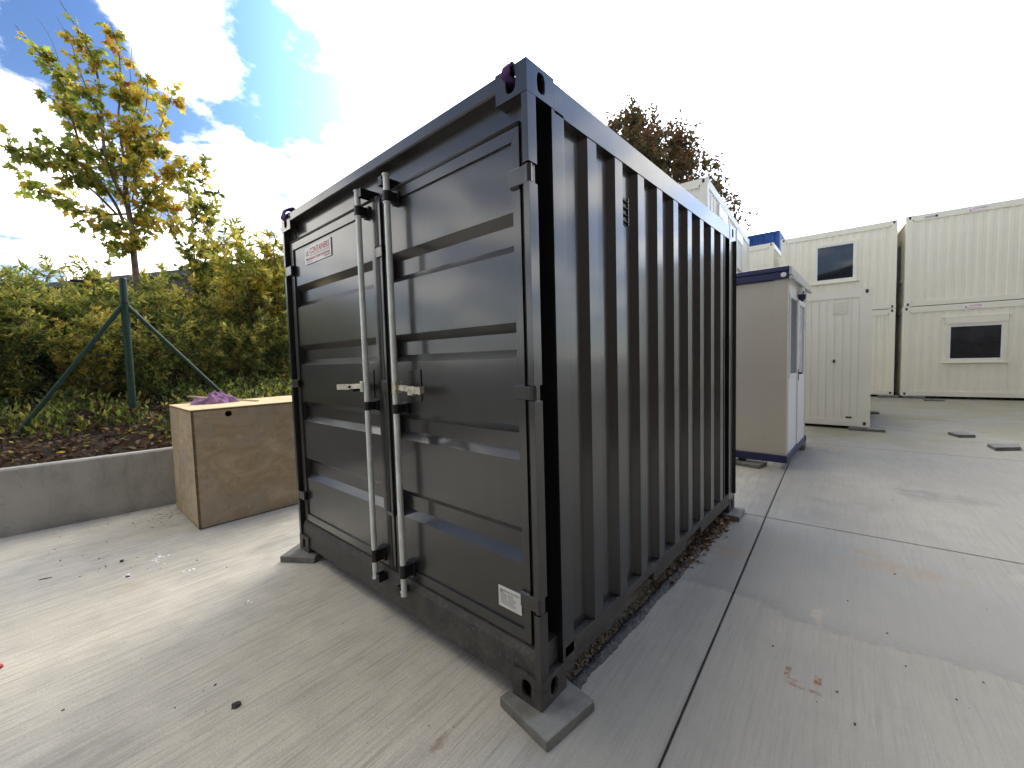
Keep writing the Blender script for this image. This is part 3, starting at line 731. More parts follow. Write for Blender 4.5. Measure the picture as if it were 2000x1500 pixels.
sling('lifting_strap', 'purple strap looped through the near top corner fitting of the black container',
      [(cx_, .085, ZT - .02), (cx_, .080, ZT + .010), (cx_, .045, ZT + .014), (cx_ + .003, .004, ZT + .008), (cx_ + .004, -.012, ZT - .012), (cx_ - .002, -.010, ZT - .034), (cx_ - .004, .012, ZT - .046), (cx_ - .004, .05, ZT - .05)], .052, (1, 0, 0))
cx2 = -W + .088
sling('lifting_strap', 'purple strap looped over the far left top corner fitting above the red sticker',
      [(cx2, .085, ZT - .02), (cx2 + .01, .08, ZT + .024), (cx2 + .02, .04, ZT + .040), (cx2 + .01, .004, ZT + .030), (cx2 - .004, -.012, ZT - .002), (cx2 - .004, -.012, ZT - .030), (cx2 - .004, .014, ZT - .046), (cx2 - .004, .05, ZT - .05)], .09, (1, 0, 0), .004)

# pavers under the corners
def paver(label, c, rot, size=(.30, .30, .047), group=None, z=0.0, hole=False):
    m = MB(); w, d, h = size; m.box(-w / 2, w / 2, -d / 2, d / 2, 0, h)
    o = m.build('paving_slab', M_PAVER, bevel=.006, seg=2); o.location = (c[0], c[1], z); o.rotation_euler = (0, 0, rot); tag(o, label, 'paver', group); return o
def paver_quad(label, pts, h=.048, group=None, hole=None):
    """paver from its four top corners (world xy)"""
    cx = sum(p[0] for p in pts) / 4; cy = sum(p[1] for p in pts) / 4
    m = MB(); q = [(p[0] - cx, p[1] - cy, h) for p in pts]; b = [(p[0] - cx, p[1] - cy, 0) for p in pts]
    m.add(b + q, [(3, 2, 1, 0), (4, 5, 6, 7), (0, 1, 5, 4), (1, 2, 6, 5), (2, 3, 7, 6), (3, 0, 4, 7)])
    o = m.build('paving_slab', M_PAVER, bevel=.006, recalc=True); o.location = (cx, cy, 0); tag(o, label, 'paver', group); return o
paver('square grey paver under the near corner of the black container', (-.033, .075), R(-8), (.29, .29, .047))
paver('square grey paver under the far left door corner of the black container', (-2.372, .035), R(34), (.285, .285, .047))
paver('square grey paver under the rear right corner of the black container', (-.055, 2.885), R(3), (.29, .26, .047))
paver('square grey paver under the hidden rear left corner of the black container', (-2.36, 2.90), R(-6), (.29, .29, .047))

# ------------------------------------------------------------------ cream site cabins
def ribs(m, x0, x1, z0, z1, fn, pitch=.19, depth=.013, mi=0, flip=False, style=0):
    n = max(1, round((x1 - x0) / pitch)); p = (x1 - x0) / n; prof = []
    for k in range(n):
        a = x0 + k * p
        if style == 0: prof += [(a, 0), (a + p * .40, 0), (a + p * .48, depth), (a + p * .58, depth * .55), (a + p * .66, depth), (a + p * .92, depth)]
        else: prof += [(a, 0), (a + p * .86, 0), (a + p * .90, -depth), (a + p * .95, -depth), (a + p * .97, 0)]
    prof.append((x1, 0))
    m.sheet([(a, d) for a, d in prof], lambda a, d: fn(a, d, z0), lambda a, d: fn(a, d, z1), mi, flip)
CAST = {}
def cabin(name, label, loc, rotz, Wd, Dp, Ht, cat='cabin', group=None, mat=None, windows=(), stickers=(), side_windows=(), rail=.15, post=.15, pitch=.19, style=0, slots=(), doorpanel=None, hole=(.027, .042)):
    mat = mat or M_CREAM
    t = thing(name, label, cat, loc, rotz, group, local=True)
    c = .165; ch = .125
    for ix in (0, 1):
        for iy in (0, 1):
            x0 = 0 if ix == 0 else Wd - c; y0 = 0 if iy == 0 else Dp - c
            xf = '-x' if ix == 0 else '+x'; yf = '-y' if iy == 0 else '+y'
            for iz in (0, 1):
                z0 = 0 if iz == 0 else Ht - ch
                m = MB(); casting(m, x0, x0 + c, y0, y0 + c, z0, z0 + ch, [xf, yf], hole); m.box(x0 + .02, x0 + c - .02, y0 + .02, y0 + c - .02, z0 + .01, z0 + ch - .01, 1)
                m.build('corner_casting', [mat, M_HOLE], t)
            px0 = x0 + .003 if ix == 0 else Wd - post; py0 = y0 + .003 if iy == 0 else Dp - post
            MB().box(px0, px0 + post - .003, py0, py0 + post - .003, ch, Ht - ch).build('corner_post', mat, t)
    for z0, z1, nm in ((.004, rail, 'bottom_rail'), (Ht - rail - .03, Ht - .006, 'top_rail')):
        MB().box(c, Wd - c, .004, .07, z0, z1).build(nm, mat, t); MB().box(c, Wd - c, Dp - .07, Dp - .004, z0, z1).build(nm, mat, t)
        MB().box(.004, .07, c, Dp - c, z0, z1).build(nm, mat, t); MB().box(Wd - .07, Wd - .004, c, Dp - c, z0, z1).build(nm, mat, t)
    zr0, zr1 = rail - .004, Ht - rail - .026
    e = .022
    m = MB(); ribs(m, post - .002, Wd - post + .002, zr0, zr1, lambda a, d, z: (a, e + d, z), pitch, style=style); m.build('wall_panel', mat, t)
    m = MB(); ribs(m, post - .002, Wd - post + .002, zr0, zr1, lambda a, d, z: (a, Dp - e - d, z), pitch, flip=True, style=style); m.build('wall_panel', mat, t)
    m = MB(); ribs(m, post - .002, Dp - post + .002, zr0, zr1, lambda a, d, z: (e + d, a, z), pitch, flip=True, style=style); m.build('wall_panel', mat, t)
    m = MB(); ribs(m, post - .002, Dp - post + .002, zr0, zr1, lambda a, d, z: (Wd - e - d, a, z), pitch, style=style); m.build('wall_panel', mat, t)
    MB().box(.05, Wd - .05, .05, Dp - .05, Ht - .05, Ht - .022).build('roof', mat, t)
    MB().box(.06, Wd - .06, .06, Dp - .06, .05, .08).build('floor', M_HOLE, t)
    def window(a0, a1, z0, z1, fn, shutter=0.0):
        m = MB(); F = .07
        def bx(p0, p1, q0, q1, d0, d1, mi=0):
            P = [fn(a, d, z) for z in (q0, q1) for d in (d0, d1) for a in (p0, p1)]
            m.add(P, [(0, 1, 3, 2), (4, 6, 7, 5), (0, 4, 5, 1), (1, 5, 7, 3), (3, 7, 6, 2), (2, 6, 4, 0)], mi)
        bx(a0, a0 + F, z0, z1, -.022, .03); bx(a1 - F, a1, z0, z1, -.022, .03); bx(a0 + F, a1 - F, z1 - F - shutter, z1, -.0215, .03); bx(a0 + F, a1 - F, z0, z0 + F, -.0215, .03)
        w = m.build('window', mat if True else M_WHITEF, t, recalc=True)
        m = MB(); k = F; G = .045; zt_ = z1 - F - shutter
        bx(a0 + k, a0 + k + G, z0 + k, zt_, -.012, .028); bx(a1 - k - G, a1 - k, z0 + k, zt_, -.012, .028); bx(a0 + k + G, a1 - k - G, zt_ - G, zt_, -.0115, .028); bx(a0 + k + G, a1 - k - G, z0 + k, z0 + k + G, -.0115, .028)
        m.build('frame', M_WHITEF, w, recalc=True)
        m = MB(); bx(a0 + k + G, a1 - k - G, z0 + k + G, zt_ - G, -.007, -.002); m.build('pane', M_GLASS, w, recalc=True)
        m = MB(); bx(a0 - .05, a1 + .05, z0 - .022, z0, -.055, .03); m.build('sill', mat, w, recalc=True)
        if shutter:
            m = MB(); bx(a0 - .06, a1 + .06, z1, z1 + .02, -.045, .03); bx(a0 - .01, a1 + .01, z1 - shutter - .02, z1 - .002, -.040, -.0225); m.build('shutter_box', mat, w, recalc=True)
    for (a0, a1, z0, z1, sh) in windows: window(a0, a1, z0, z1, lambda a, d, z: (a, e + d, z), sh)
    for (a0, a1, z0, z1, sh) in side_windows: window(a0, a1, z0, z1, lambda a, d, z: (e + d, a, z), sh)
    for (a0, z0, w_, h_) in stickers:
        m = MB(); m.box(a0, a0 + w_, -.001, .0035, z0, z0 + h_, 0); f = lambda a, b: (a, -.002, b)
        logo(m, a0 + .02, z0 + h_ * .25, h_ * .4, -.002, 2); text_into(m, 'CONTAINERS', a0 + .09, z0 + h_ * .5, h_ * .36, f, 1, width=w_ - .11, bold=.015); text_into(m, 'Mechanic International', a0 + .03, z0 + h_ * .10, h_ * .2, f, 1, width=w_ - .06, bold=.01)
        m.build('sticker', [M_STICKER, M_RED, M_INK], t)
    for (a0, z0, w_, h_) in slots:
        m = MB(); m.box(a0, a0 + w_ - h_, .001, .0035, z0, z0 + h_, 0); m.box(a0 + w_ - h_, a0 + w_, .0, .0035, z0 - .005, z0 + h_ + .005, 1); m.build('nameplate', [M_GREYINK, M_HOLE], t)
    return t
# far row: two stacks facing the camera, turned slightly
YF = 16.2; zb = .075; Hc = 2.685
aL = R(2.0)
cabin('site_cabin', 'lower cream cabin of the middle far stack, mostly behind the latched cream cabin', (-1.70, YF, zb), aL, 3.02, 2.44, Hc, group='stacked cream cabins')
cabin('site_cabin', 'upper cream cabin with the high dark window, above the blue trimmed booth', (-1.70, YF, zb + Hc + .01), aL, 3.02, 2.44, Hc, group='stacked cream cabins', windows=[(.93, 2.09, .99, 2.30, 0.0)])
aR = R(5.5)
cabin('site_cabin', 'lower right cream cabin with the shuttered dark window at ground level', (1.475, YF - .05, zb), aR, 6.058, 2.44, Hc, group='stacked cream cabins', windows=[(.92, 2.13, 1.0, 2.30, .16)], stickers=[(1.28, Hc - .155, .37, .11)])
cabin('site_cabin', 'upper right cream cabin with windowless ribbed long side at the picture edge', (1.50, YF - .05, zb + Hc + .01), aR, 6.058, 2.44, Hc, group='stacked cream cabins', side_windows=[(.75, 1.75, .85, 2.1, 0)],
      stickers=[(1.27, Hc - .160, .40, .11), (2.38, Hc - .155, .40, .11)], slots=[(.40, Hc - .135, .27, .05)])
# stack left of the middle one
cabin('site_cabin', 'lower cream cabin of the far stack hidden behind the booth roof', (-1.95 - 2.44, YF + .1, zb), aL, 2.44, 6.058, Hc, group='stacked cream cabins')
cabin('site_cabin', 'upper narrow cream cabin end between the white stack and the windowed cabin', (-1.95 - 2.44, YF + .1, zb + Hc + .01), aL, 2.44, 6.058, Hc, group='stacked cream cabins', pitch=.24)
# white stack right behind the black container
aW = R(4.9); Hw = 2.53
cw = (-1.70, 7.95); ca_, sa_ = math.cos(aW), math.sin(aW)
wl = (cw[0] - 2.438 * ca_, cw[1] - 2.438 * sa_)
cabin('site_cabin', 'lower pale cabin of the stack hidden behind the black container', (wl[0], wl[1], .06), aW, 2.438, 6.058, Hw, group='pale cabins behind the black container', mat=M_CREAM2)
wt = cabin('site_cabin', 'upper pale cabin whose long side rises behind the black container roof', (wl[0], wl[1], .06 + Hw + .01), aW, 2.438, 6.058, Hw, group='pale cabins behind the black container', mat=M_CREAM2, pitch=.30)
# three shuttered openings in its long side
for k, (a0, a1) in enumerate([(1.15, 2.2), (3.6, 4.6)]):
    m = MB(); X0 = 2.438 - .022
    m.box(X0, X0 + .035, a0, a1, 2.05, 2.30); m.box(X0, X0 + .03, a0, a0 + .06, .9, 2.05); m.box(X0, X0 + .03, a1 - .06, a1, .9, 2.05); m.box(X0, X0 + .05, a0 - .03, a1 + .03, .86, .90)
    w = m.build('window', M_WHITEF, wt); 
    m = MB()
    zt_ = 1.30
    for q in range(15): m.obox((X0 + .014, (a0 + a1) / 2, 2.03 - q * .05), (.004, a1 - a0 - .13, .046), Euler((0, R(14), 0)).to_matrix())
    m.build('shutter', M_WHITEF, w); MB().box(X0 - .002, X0 + .006, a0 + .06, a1 - .06, .9, 2.05).build('pane', M_GLASS, w)
# blue container on top of a tall stack far behind
for k in range(3):
    lab = ['lowest blue container of the far stack, hidden behind the cream cabins', 'middle blue container of the far stack, hidden behind the cream cabins', 'bright blue container showing above the cream cabin roofs'][k]
    b = thing('shipping_container', lab, 'container', (-9.1, 24.3, .06 + 2.6 * k), R(2), 'blue containers in the far stack', local=True)
    m = MB(); ribs(m, .12, 5.94, .14, 2.48, lambda a, d, z: (a, .01 + d, z), .28, .036); m.build('side_panel', M_BLUE, b)
    m = MB(); ribs(m, .12, 2.3, .14, 2.48, lambda a, d, z: (6.05 - d, a, z), .28, .036); m.build('end_panel', M_BLUE, b)
    m = MB(); ribs(m, .12, 2.3, .14, 2.48, lambda a, d, z: (.01 + d, a, z), .28, .036, flip=True); m.build('end_panel', M_BLUE, b)
    m = MB(); ribs(m, .12, 5.94, .14, 2.48, lambda a, d, z: (a, 2.43 - d, z), .28, .036, flip=True); m.build('side_panel', M_BLUE, b)
    for ix in (0, 1):
        for iy in (0, 1):
            x0 = 0 if ix == 0 else 5.898; y0 = 0 if iy == 0 else 2.278
            MB().box(x0, x0 + .16, y0, y0 + .16, 0, 2.59).build('corner_post', M_BLUE, b, bevel=.01)
    for z0 in (.02, 2.47):
        MB().box(.16, 5.898, 0.002, .06, z0, z0 + .11).build('rail', M_BLUE, b); MB().box(.16, 5.898, 2.378, 2.436, z0, z0 + .11).build('rail', M_BLUE, b)
        MB().box(.002, .06, .16, 2.278, z0, z0 + .11).build('rail', M_BLUE, b); MB().box(5.998, 6.056, .16, 2.278, z0, z0 + .11).build('rail', M_BLUE, b)
    MB().box(.05, 6.0, .05, 2.39, 2.53, 2.55).build('roof_panel', M_BLUE, b)

# latched cream cabin in the yard
aA = R(.8); HA = 2.60
ct = thing('tmp', 'x', 'x'); bpy.data.objects.remove(ct)
A = cabin('storage_cabin', 'cream cabin end with ribbed panel, small latch and louvre beside the booth', (-1.56, 8.87, .055), aA, 2.44, 2.99, HA, cat='cabin', mat=M_CREAM2, rail=.125, post=.185, pitch=.118 * 1.02, style=1, hole=(.024, .036))
m = MB(); lx = 1.86
for k in range(8): m.obox((lx + .1, .012, 2.16 + k * .030), (.20, .016, .004), Euler((R(35), 0, 0)).to_matrix())
m.box(lx - .008, lx, .002, .022, 2.14, 2.40); m.box(lx + .2, lx + .208, .002, .022, 2.14, 2.40); m.box(lx, lx + .2, .014, .020, 2.14, 2.40)
m.build('louvre', M_CREAM2, A)
m = MB(); m.box(1.875, 1.905, -.012, .022, 1.22, 1.28); m.box(1.845, 1.876, .004, .022, 1.24, 1.252); m.build('latch', M_GUIDE, A, bevel=.003)
m = MB(); m.box(2.075, 2.175, .010, .0215, .150, .190, 0); m.box(2.082, 2.168, .006, .0105, .157, .183, 1); m.build('nameplate', [M_GREYINK, M_HOLE], A)
paver('flat grey paver under the right foot of the latched cream cabin', (.83, 8.93), R(2), (.52, .34, .05))
paver('flat grey paver under the left foot of the latched cream cabin', (-1.45, 8.95), R(2), (.40, .34, .05))
for i_, (x_, y_) in enumerate([(.80, 11.7), (-1.45, 11.7)]): paver('grey paver under a rear foot of the latched cream cabin', (x_, y_), R(2), (.40, .30, .05), 'pavers under cabin rear feet')

# booth with navy trims
by0 = 4.95; bx1 = .13
bt = thing('guard_booth', 'small beige and white booth with navy roof and base trims', 'booth', (bx1 - 2.3, by0, .085), 0, None)
bx0 = bx1 - 2.3; by1 = by0 + 1.75; bz = .085; tz = 2.56
MB().box(bx0 + .12, bx1 - .14, by0 + .02, by0 + .06, bz + .095, 2.42).build('wall_panel', M_BOOTHW, bt)
for nm, (xa, ya) in {'c1': (bx1 - .155, by0 + .008), 'c2': (bx0, by0 + .008), 'c3': (bx1 - .155, by1 - .16), 'c4': (bx0, by1 - .16)}.items():
    o = MB().box(xa, xa + .150, ya, ya + .15, bz + .09, 2.43).build('corner_post', M_BOOTHW, bt, bevel=.006)
    m = MB()
    for zz in (2.395, bz + .125):
        for q in (.035, .095): m.box(xa + q, xa + q + .034, ya - .004, ya + .004, zz - .008, zz + .008)
    m.build('bolt', M_ALU, o)
# white side facing the yard: window and half glazed door
XS = bx1 - .012
MB().box(XS - .04, XS, by0 + .158, by0 + .20, bz + .09, 2.42).build('wall_panel', M_BOOTHS, bt)
MB().box(XS - .04, XS, by0 + .20, by0 + .86, bz + .09, 1.16).build('wall_panel', M_BOOTHS, bt)
MB().box(XS - .04, XS, by0 + .20, by0 + .86, 2.26, 2.42).build('wall_panel', M_BOOTHS, bt)
MB().box(XS - .04, XS, by1 - .2, by1 - .16, bz + .09, 2.42).build('wall_panel', M_BOOTHS, bt)
m = MB(); y0, y1, z0, z1 = by0 + .20, by0 + .86, 1.16, 2.26
m.box(XS - .03, XS + .012, y0, y0 + .05, z0, z1); m.box(XS - .03, XS + .012, y1 - .05, y1, z0, z1); m.box(XS - .03, XS + .012, y0 + .05, y1 - .05, z0, z0 + .05); m.box(XS - .03, XS + .012, y0 + .05, y1 - .05, z1 - .05, z1)
w = m.build('window', M_WHITEF, bt)
m = MB()
for q in range(11):
    yy_ = y0 + .06 + q * .052; m.obox((XS - .012, yy_ + .02, (z0 + z1) / 2), (.004, .052, z1 - z0 - .12), Euler((0, 0, R(24))).to_matrix())
m.build('blind', simple('grey_blind', (.42, .44, .47), .5, var=.1), w)
MB().box(XS - .006, XS - .002, y0 + .05, y1 - .05, z0 + .05, z1 - .05).build('pane', NT('clear_pane').mat, w)
cp = bpy.data.materials['clear_pane']; nt_ = cp.node_tree; p_ = nt_.nodes.new('ShaderNodeBsdfPrincipled'); p_.inputs['Transmission Weight'].default_value = 1; p_.inputs['Roughness'].default_value = .02; p_.inputs['IOR'].default_value = 1.02; p_.inputs['Base Color'].default_value = (.9, .93, .95, 1)
nt_.links.new(p_.outputs[0], [n for n in nt_.nodes if n.type == 'OUTPUT_MATERIAL'][0].inputs[0])
y0, y1 = by0 + .88, by1 - .21
m = MB(); m.box(XS - .03, XS + .016, y0, y1, bz + .10, 1.18); m.box(XS - .03, XS + .016, y0, y0 + .07, 1.18, 2.24); m.box(XS - .03, XS + .016, y1 - .07, y1, 1.18, 2.24); m.box(XS - .03, XS + .016, y0 + .07, y1 - .07, 2.17, 2.24)
dd_ = m.build('door', M_BOOTHS, bt)
MB().box(XS - .012, XS - .004, y0 + .07, y1 - .07, 1.18, 2.17).build('pane', simple('frosted_pane', (.55, .57, .60), .2, var=.08), dd_)
m = MB(); m.box(XS + .016, XS + .055, y0 + .03, y0 + .05, 1.19, 1.215); m.box(XS + .045, XS + .06, y0 + .03, y0 + .15, 1.19, 1.212); m.box(XS + .016, XS + .022, y0 + .02, y0 + .06, 1.10, 1.26); m.build('handle', M_GUIDE, dd_, bevel=.003)
m = MB()
for zz in (.45, 1.95): m.tube([(XS + .02, y1 - .005, zz - .05), (XS + .02, y1 - .005, zz + .05)], .012, 8)
m.build('hinge', M_WHITEF, dd_)
m = MB(); m.tube([(XS + .02, y0 - .0, 2.33), (XS + .075, y0 - .0, 2.31)], [.03, .045], 12); m.tube([(XS + .055, y0, 2.30), (XS + .055, y0, 2.235)], [.05, .042], 14); m.tube([(XS + .055, y0, 2.235), (XS + .055, y0, 2.21)], [.03, .012], 14); m.build('lamp', M_NAVY, bt)
m = MB(); m.tube([(XS + .045, y0, 2.305), (XS + .045, y0, 2.40)], [.05, .028], 12); m.build('lamp_hood', M_WHITEF, bt)
# navy base and roof
m = MB(); m.box(bx0 - .02, bx1 + .012, by0 - .012, by0 + .10, bz, bz + .09); m.box(bx0 - .02, bx0 + .1, by0 + .1, by1, bz, bz + .09); m.box(bx1 - .1, bx1 + .012, by0 + .10, by1 + .02, bz, bz + .09); m.box(bx0 - .02, bx1 + .012, by1 - .1, by1 + .02, bz + .001, bz + .088)
m.build('base_frame', M_NAVY, bt, bevel=.004)
m = MB(); m.box(bx0 - .03, bx1 + .014, by0 - .024, by0 + .05, 2.425, 2.515); m.box(bx0 - .03, bx1 + .014, by0 - .040, by0 + .05, 2.515, 2.575); m.build('roof_fascia', M_NAVY, bt, bevel=.006)
m = MB(); pr = [(by0 + .05, 2.43), (by0 - .036, 2.572), (by1 + .24, 2.46), (by1 + .24, 2.33), (by1 + .1, 2.33)]
m.box(bx0 - .03, bx1, by0 + .04, by1 + .02, 2.42, 2.50); m.build('roof_slab', M_BOOTHS, bt)
m = MB(); ya, yb_ = by0 - .03, by1 + .12
def edge(y, z): return [(bx1 + .014, y, z), (bx1 + .040, y, z), (bx1 + .040, y, z - .10), (bx1 + .014, y, z - .10), (bx1 + .034, y, z - .045), (bx1 + .034, y, z - .055)]
A_, B_ = edge(ya, 2.568), edge(yb_, 2.53)
m.add(A_[:4] + B_[:4], [(0, 1, 2, 3), (7, 6, 5, 4), (0, 4, 5, 1), (1, 5, 6, 2), (2, 6, 7, 3), (3, 7, 4, 0)])
m.box(bx1 + .012, bx1 + .056, ya, yb_, 2.415, 2.437)
m.build('gutter', M_ALU, bt, recalc=True, bevel=.004)
m = MB(); m.tube([(bx1 - .045, by0 - .024, 2.472), (bx1 - .045, by0 - .032, 2.472)], .030, 18); m.tube([(bx1 - .045, by0 - .030, 2.472), (bx1 - .045, by0 - .040, 2.472)], .012, 8); m.build('roof_screw', M_WHITEF, bt)
m = MB(); m.box(bx1 - .55, bx1 - .47, by0 + .0, by0 + .1, .0465, bz); m.build('foot', M_GUIDE, bt)
paver('grey paver under the front edge of the navy trimmed booth', (bx1 - .48, by0 + .03), R(-8), (.46, .30, .046))
paver('grey paver under the side edge of the navy trimmed booth', (bx1 - .12, by1 - .22), R(3), (.30, .30, .083))
paver('grey paver under the hidden left edge of the navy trimmed booth', (bx0 + .12, by0 + .9), R(3), (.30, .60, .083))

# loose pavers in the yard and bearers under the far row
paver_quad('loose grey paver lying in the yard, the smaller one farther back', [tuple(on_z(*p, .05))[:2] for p in ((1851, 843), (1880, 842), (1906, 849), (1872, 849))], .05)
paver_quad('loose grey paver lying in the yard, nearest the right picture edge', [tuple(on_z(*p, .05))[:2] for p in ((1928, 866), (1990, 866), (1994, 873), (1944, 874))], .05)
for k, (x_, y_) in enumerate([(1.18, 16.3), (-1.5, 16.3), (1.75, 16.3), (4.6, 16.55), (7.3, 16.85)]):
    paver('flat dark bearer block under the far cream cabins', (x_, y_), R(4), (.5, .45, .07), 'bearer blocks under the far cabins')
paver('pale timber bearer lying in front of the far right cabin', (2.15, 15.55), R(4), (.42, .2, .05))
for k, (x_, y_) in enumerate([(-1.85, 8.1), (-3.9, 7.95), (-2.25, 13.7), (-4.4, 13.5), (-4.2, 16.4), (-2.1, 16.5), (-4.3, 22.0), (-2.3, 22.2), (-1.6, 18.4), (1.1, 18.5), (1.4, 18.4), (7.2, 19.0)]):
    paver('hidden bearer block under a stacked cabin', (x_, y_), R(4), (.4, .4, .058), 'bearer blocks under the stacked cabins')

# ------------------------------------------------------------------ plywood crate and what lies on it
cr = thing('plywood_crate', 'tall weathered plywood crate with a dark finger hole beside the retaining wall', 'crate', (-4.2, .2, 0))
X0, X1, Y0, Y1, ZC = -4.70, -3.705, -.408, .90, 1.105
m = MB(); tk = .018
m.oval_plate(Y0 + tk, Y1, .012, ZC, Y0 + .292, ZC - .045, .030, .028, lambda a, b, d: (X1 - d, a, b), .018, 2.0)
m.add([(X1 - .02, Y0 + tk, .012), (X1 - .02, Y1, .012), (X1 - .02, Y1, ZC), (X1 - .02, Y0 + tk, ZC)], [(3, 2, 1, 0)]) if False else None
m.build('front_panel', M_PLY, cr, recalc=True)
m = MB(); m.oval_plate(X0, X1 - .001, .012, ZC, X0 + .06, .50, .008, .05, lambda a, b, d: (a, Y0 + d, b), .018, 2.0); m.build('side_panel', M_PLY, cr, recalc=True)
MB().box(X1 - .02, X1 - .001, Y0, Y0 + tk - .0005, .012, ZC).build('panel_edge', M_PLYEDGE, cr)
MB().box(X0, X1 - tk, Y1 - tk, Y1, .012, ZC).build('side_panel', M_PLY, cr)
MB().box(X0, X0 + tk, Y0 + tk, Y1 - tk, .012, ZC).build('back_panel', M_PLY, cr)
MB().box(X0, X1 - .004, Y0 + .003, Y1, 0, .012).build('base', M_PLYEDGE, cr)
m = MB(); m.box(X0 - .004, X1 + .004, Y0 - .004, Y1 + .004, ZC, ZC + .012, 1); m.box(X0 - .004, X1 + .004, Y0 - .004, Y1 + .004, ZC + .0125, ZC + .019, 0); m.build('lid', [M_PLYTOP, M_PLYEDGE], cr)
ZL = ZC + .019
def stick(label, a, b, w=.022, h=.012):
    a, b = Vector(a), Vector(b); d = (b - a); L_ = d.length; ang = math.atan2(d.y, d.x)
    m = MB(); m.box(-L_ / 2, L_ / 2, -w / 2, w / 2, 0, h); o = m.build('wooden_stick', M_STICK, bevel=.002); o.location = ((a.x + b.x) / 2, (a.y + b.y) / 2, min(a.z, b.z)); o.rotation_euler = (0, 0, ang); tag(o, label, 'stick'); return o
pz = lambda u, v: on_z(u, v, ZL)
p1, p2 = pz(369, 776), pz(412, 780)
stick('pale wooden batten sticking out behind the mauve cloth on the crate', p1, p2, .04, .022)
stick('thin brown stick lying left of the mauve cloth on the crate', pz(357, 787), pz(384, 787), .02, .010)
stick('pale wooden stick lying right of the mauve cloth on the crate', pz(458, 781), pz(503, 784), .026, .014)
# crumpled cloth
ca0, ca1 = pz(374, 791), pz(464, 784)
cc = (ca0 + ca1) / 2; ax = (ca1 - ca0); Lc = ax.length; ax.normalize(); ay = Vector((-ax.y, ax.x, 0))
m = MB(); NX, NY = 46, 26
for i in range(NX + 1):
    for j in range(NY + 1):
        s_, t_ = i / NX * 2 - 1, j / NY * 2 - 1
        r_ = math.sqrt(s_ * s_ + t_ * t_); env = max(0, 1 - r_ ** 2.2)
        fold = abs(noise.noise(Vector((s_ * 1.6 + t_ * 1.2, t_ * 3.6, 1.2)))) * 1.3 + .12 * abs(noise.noise(Vector((s_ * 4, t_ * 7, 4))))
        h_ = .004 + (env ** .6) * (.04 + .115 * fold) * (1.2 if s_ > -.3 else .75)
        e_ = 1 + .18 * noise.noise(Vector((math.atan2(t_, s_) * 1.1, 0, 9)))
        sq = max(1e-6, max(abs(s_), abs(t_))) / max(1e-6, r_)
        p = cc + ax * (s_ * sq * Lc * .52 * e_) + ay * (t_ * sq * .13 * e_)
        m.v.append((p.x, p.y, ZL + h_))
for i in range(NX):
    for j in range(NY): m.f.append([i * (NY + 1) + j, (i + 1) * (NY + 1) + j, (i + 1) * (NY + 1) + j + 1, i * (NY + 1) + j + 1]); m.m.append(0)
o = m.build('cleaning_cloth', M_CLOTH, smooth=True); tag(o, 'crumpled mauve cloth lying on the lid of the plywood crate', 'cloth')

# ------------------------------------------------------------------ wire fence
XF = -5.75
def fz(y): return bank_z(XF, y)
pb = on_x(262, 825, XF); pt = on_x(238, 545, XF)
fn = thing('fence_post', 'dark green round fence post with two sloping braces on the bank', 'fence post', (XF, pb.y, fz(pb.y)))
MB().tube([(XF, pb.y, pb.z - .25), (XF, pb.y, pt.z)], .038, 16).build('post', M_GREEN, fn, smooth=False)
MB().tube([(XF, pb.y, pt.z), (XF, pb.y, pt.z + .012)], [.041, .034], 16).build('cap', M_GUIDE, fn)
zj = on_x(238, 592, XF).z
b1 = on_x(28, 856, XF); b2 = on_x(440, 775, XF); d2 = Vector((0, b2.y - pb.y, b2.z - zj)); b2b = Vector((XF, pb.y, zj)) + d2 * 1.12; 
for (e_, nm) in ((Vector((XF, b1.y, b1.z)), 0), (Vector((XF, b2b.y, b2b.z)), 1)):
    d_ = (e_ - Vector((XF, pb.y, zj))); st_ = Vector((XF, pb.y, zj)) + d_.normalized() * .03
    MB().tube([st_, e_ + d_.normalized() * .12], .024, 12).build('brace', M_GREEN, fn)
m = MB(); m.tube([(XF, pb.y, zj - .02), (XF, pb.y, zj + .02)], .043, 16); m.build('clamp', M_GUIDE, fn)
# chain link on the far side of the post
cl = thing('chain_link_fence', 'thin green chain-link mesh stretched along the bank behind the braced post', 'fence', (XF - .045, pb.y, fz(pb.y)))
m = MB(); ya, yb_, z0, z1 = -4.2, 3.4, .93, pt.z - .03
Hm = z1 - z0; sp = .072; xw = XF - .045
k = ya - Hm
while k < yb_:
    for sgn in (1, -1):
        y_a, y_b = k, k + Hm
        a_, b_ = max(y_a, ya), min(y_b, yb_)
        if b_ > a_:
            zz = lambda y: (z0 + (y - y_a)) if sgn == 1 else (z1 - (y - y_a))
            m.tube([(xw + .002 * sgn, a_, zz(a_)), (xw + .002 * sgn, b_, zz(b_))], .0012, 3, caps=False)
    k += sp
o = m.build('wire_mesh', M_WIRE, cl); o['kind'] = 'stuff'
for zz in (z0, (z0 + z1) / 2 - .05, z1): MB().tube([(xw + .004, ya, zz), (xw + .004, yb_, zz)], .0019, 5).build('line_wire', M_GREEN, cl)
for (u, v) in ((150, 549), (200, 694)):
    q = on_x(u, v, xw); m = MB(); m.box(xw - .012, xw + .02, q.y - .055, q.y + .055, q.z - .014, q.z + .014); m.tube([(xw + .02, q.y, q.z), (xw + .034, q.y, q.z)], .016, 8); m.build('wire_tensioner', M_GUIDE, cl, bevel=.004)
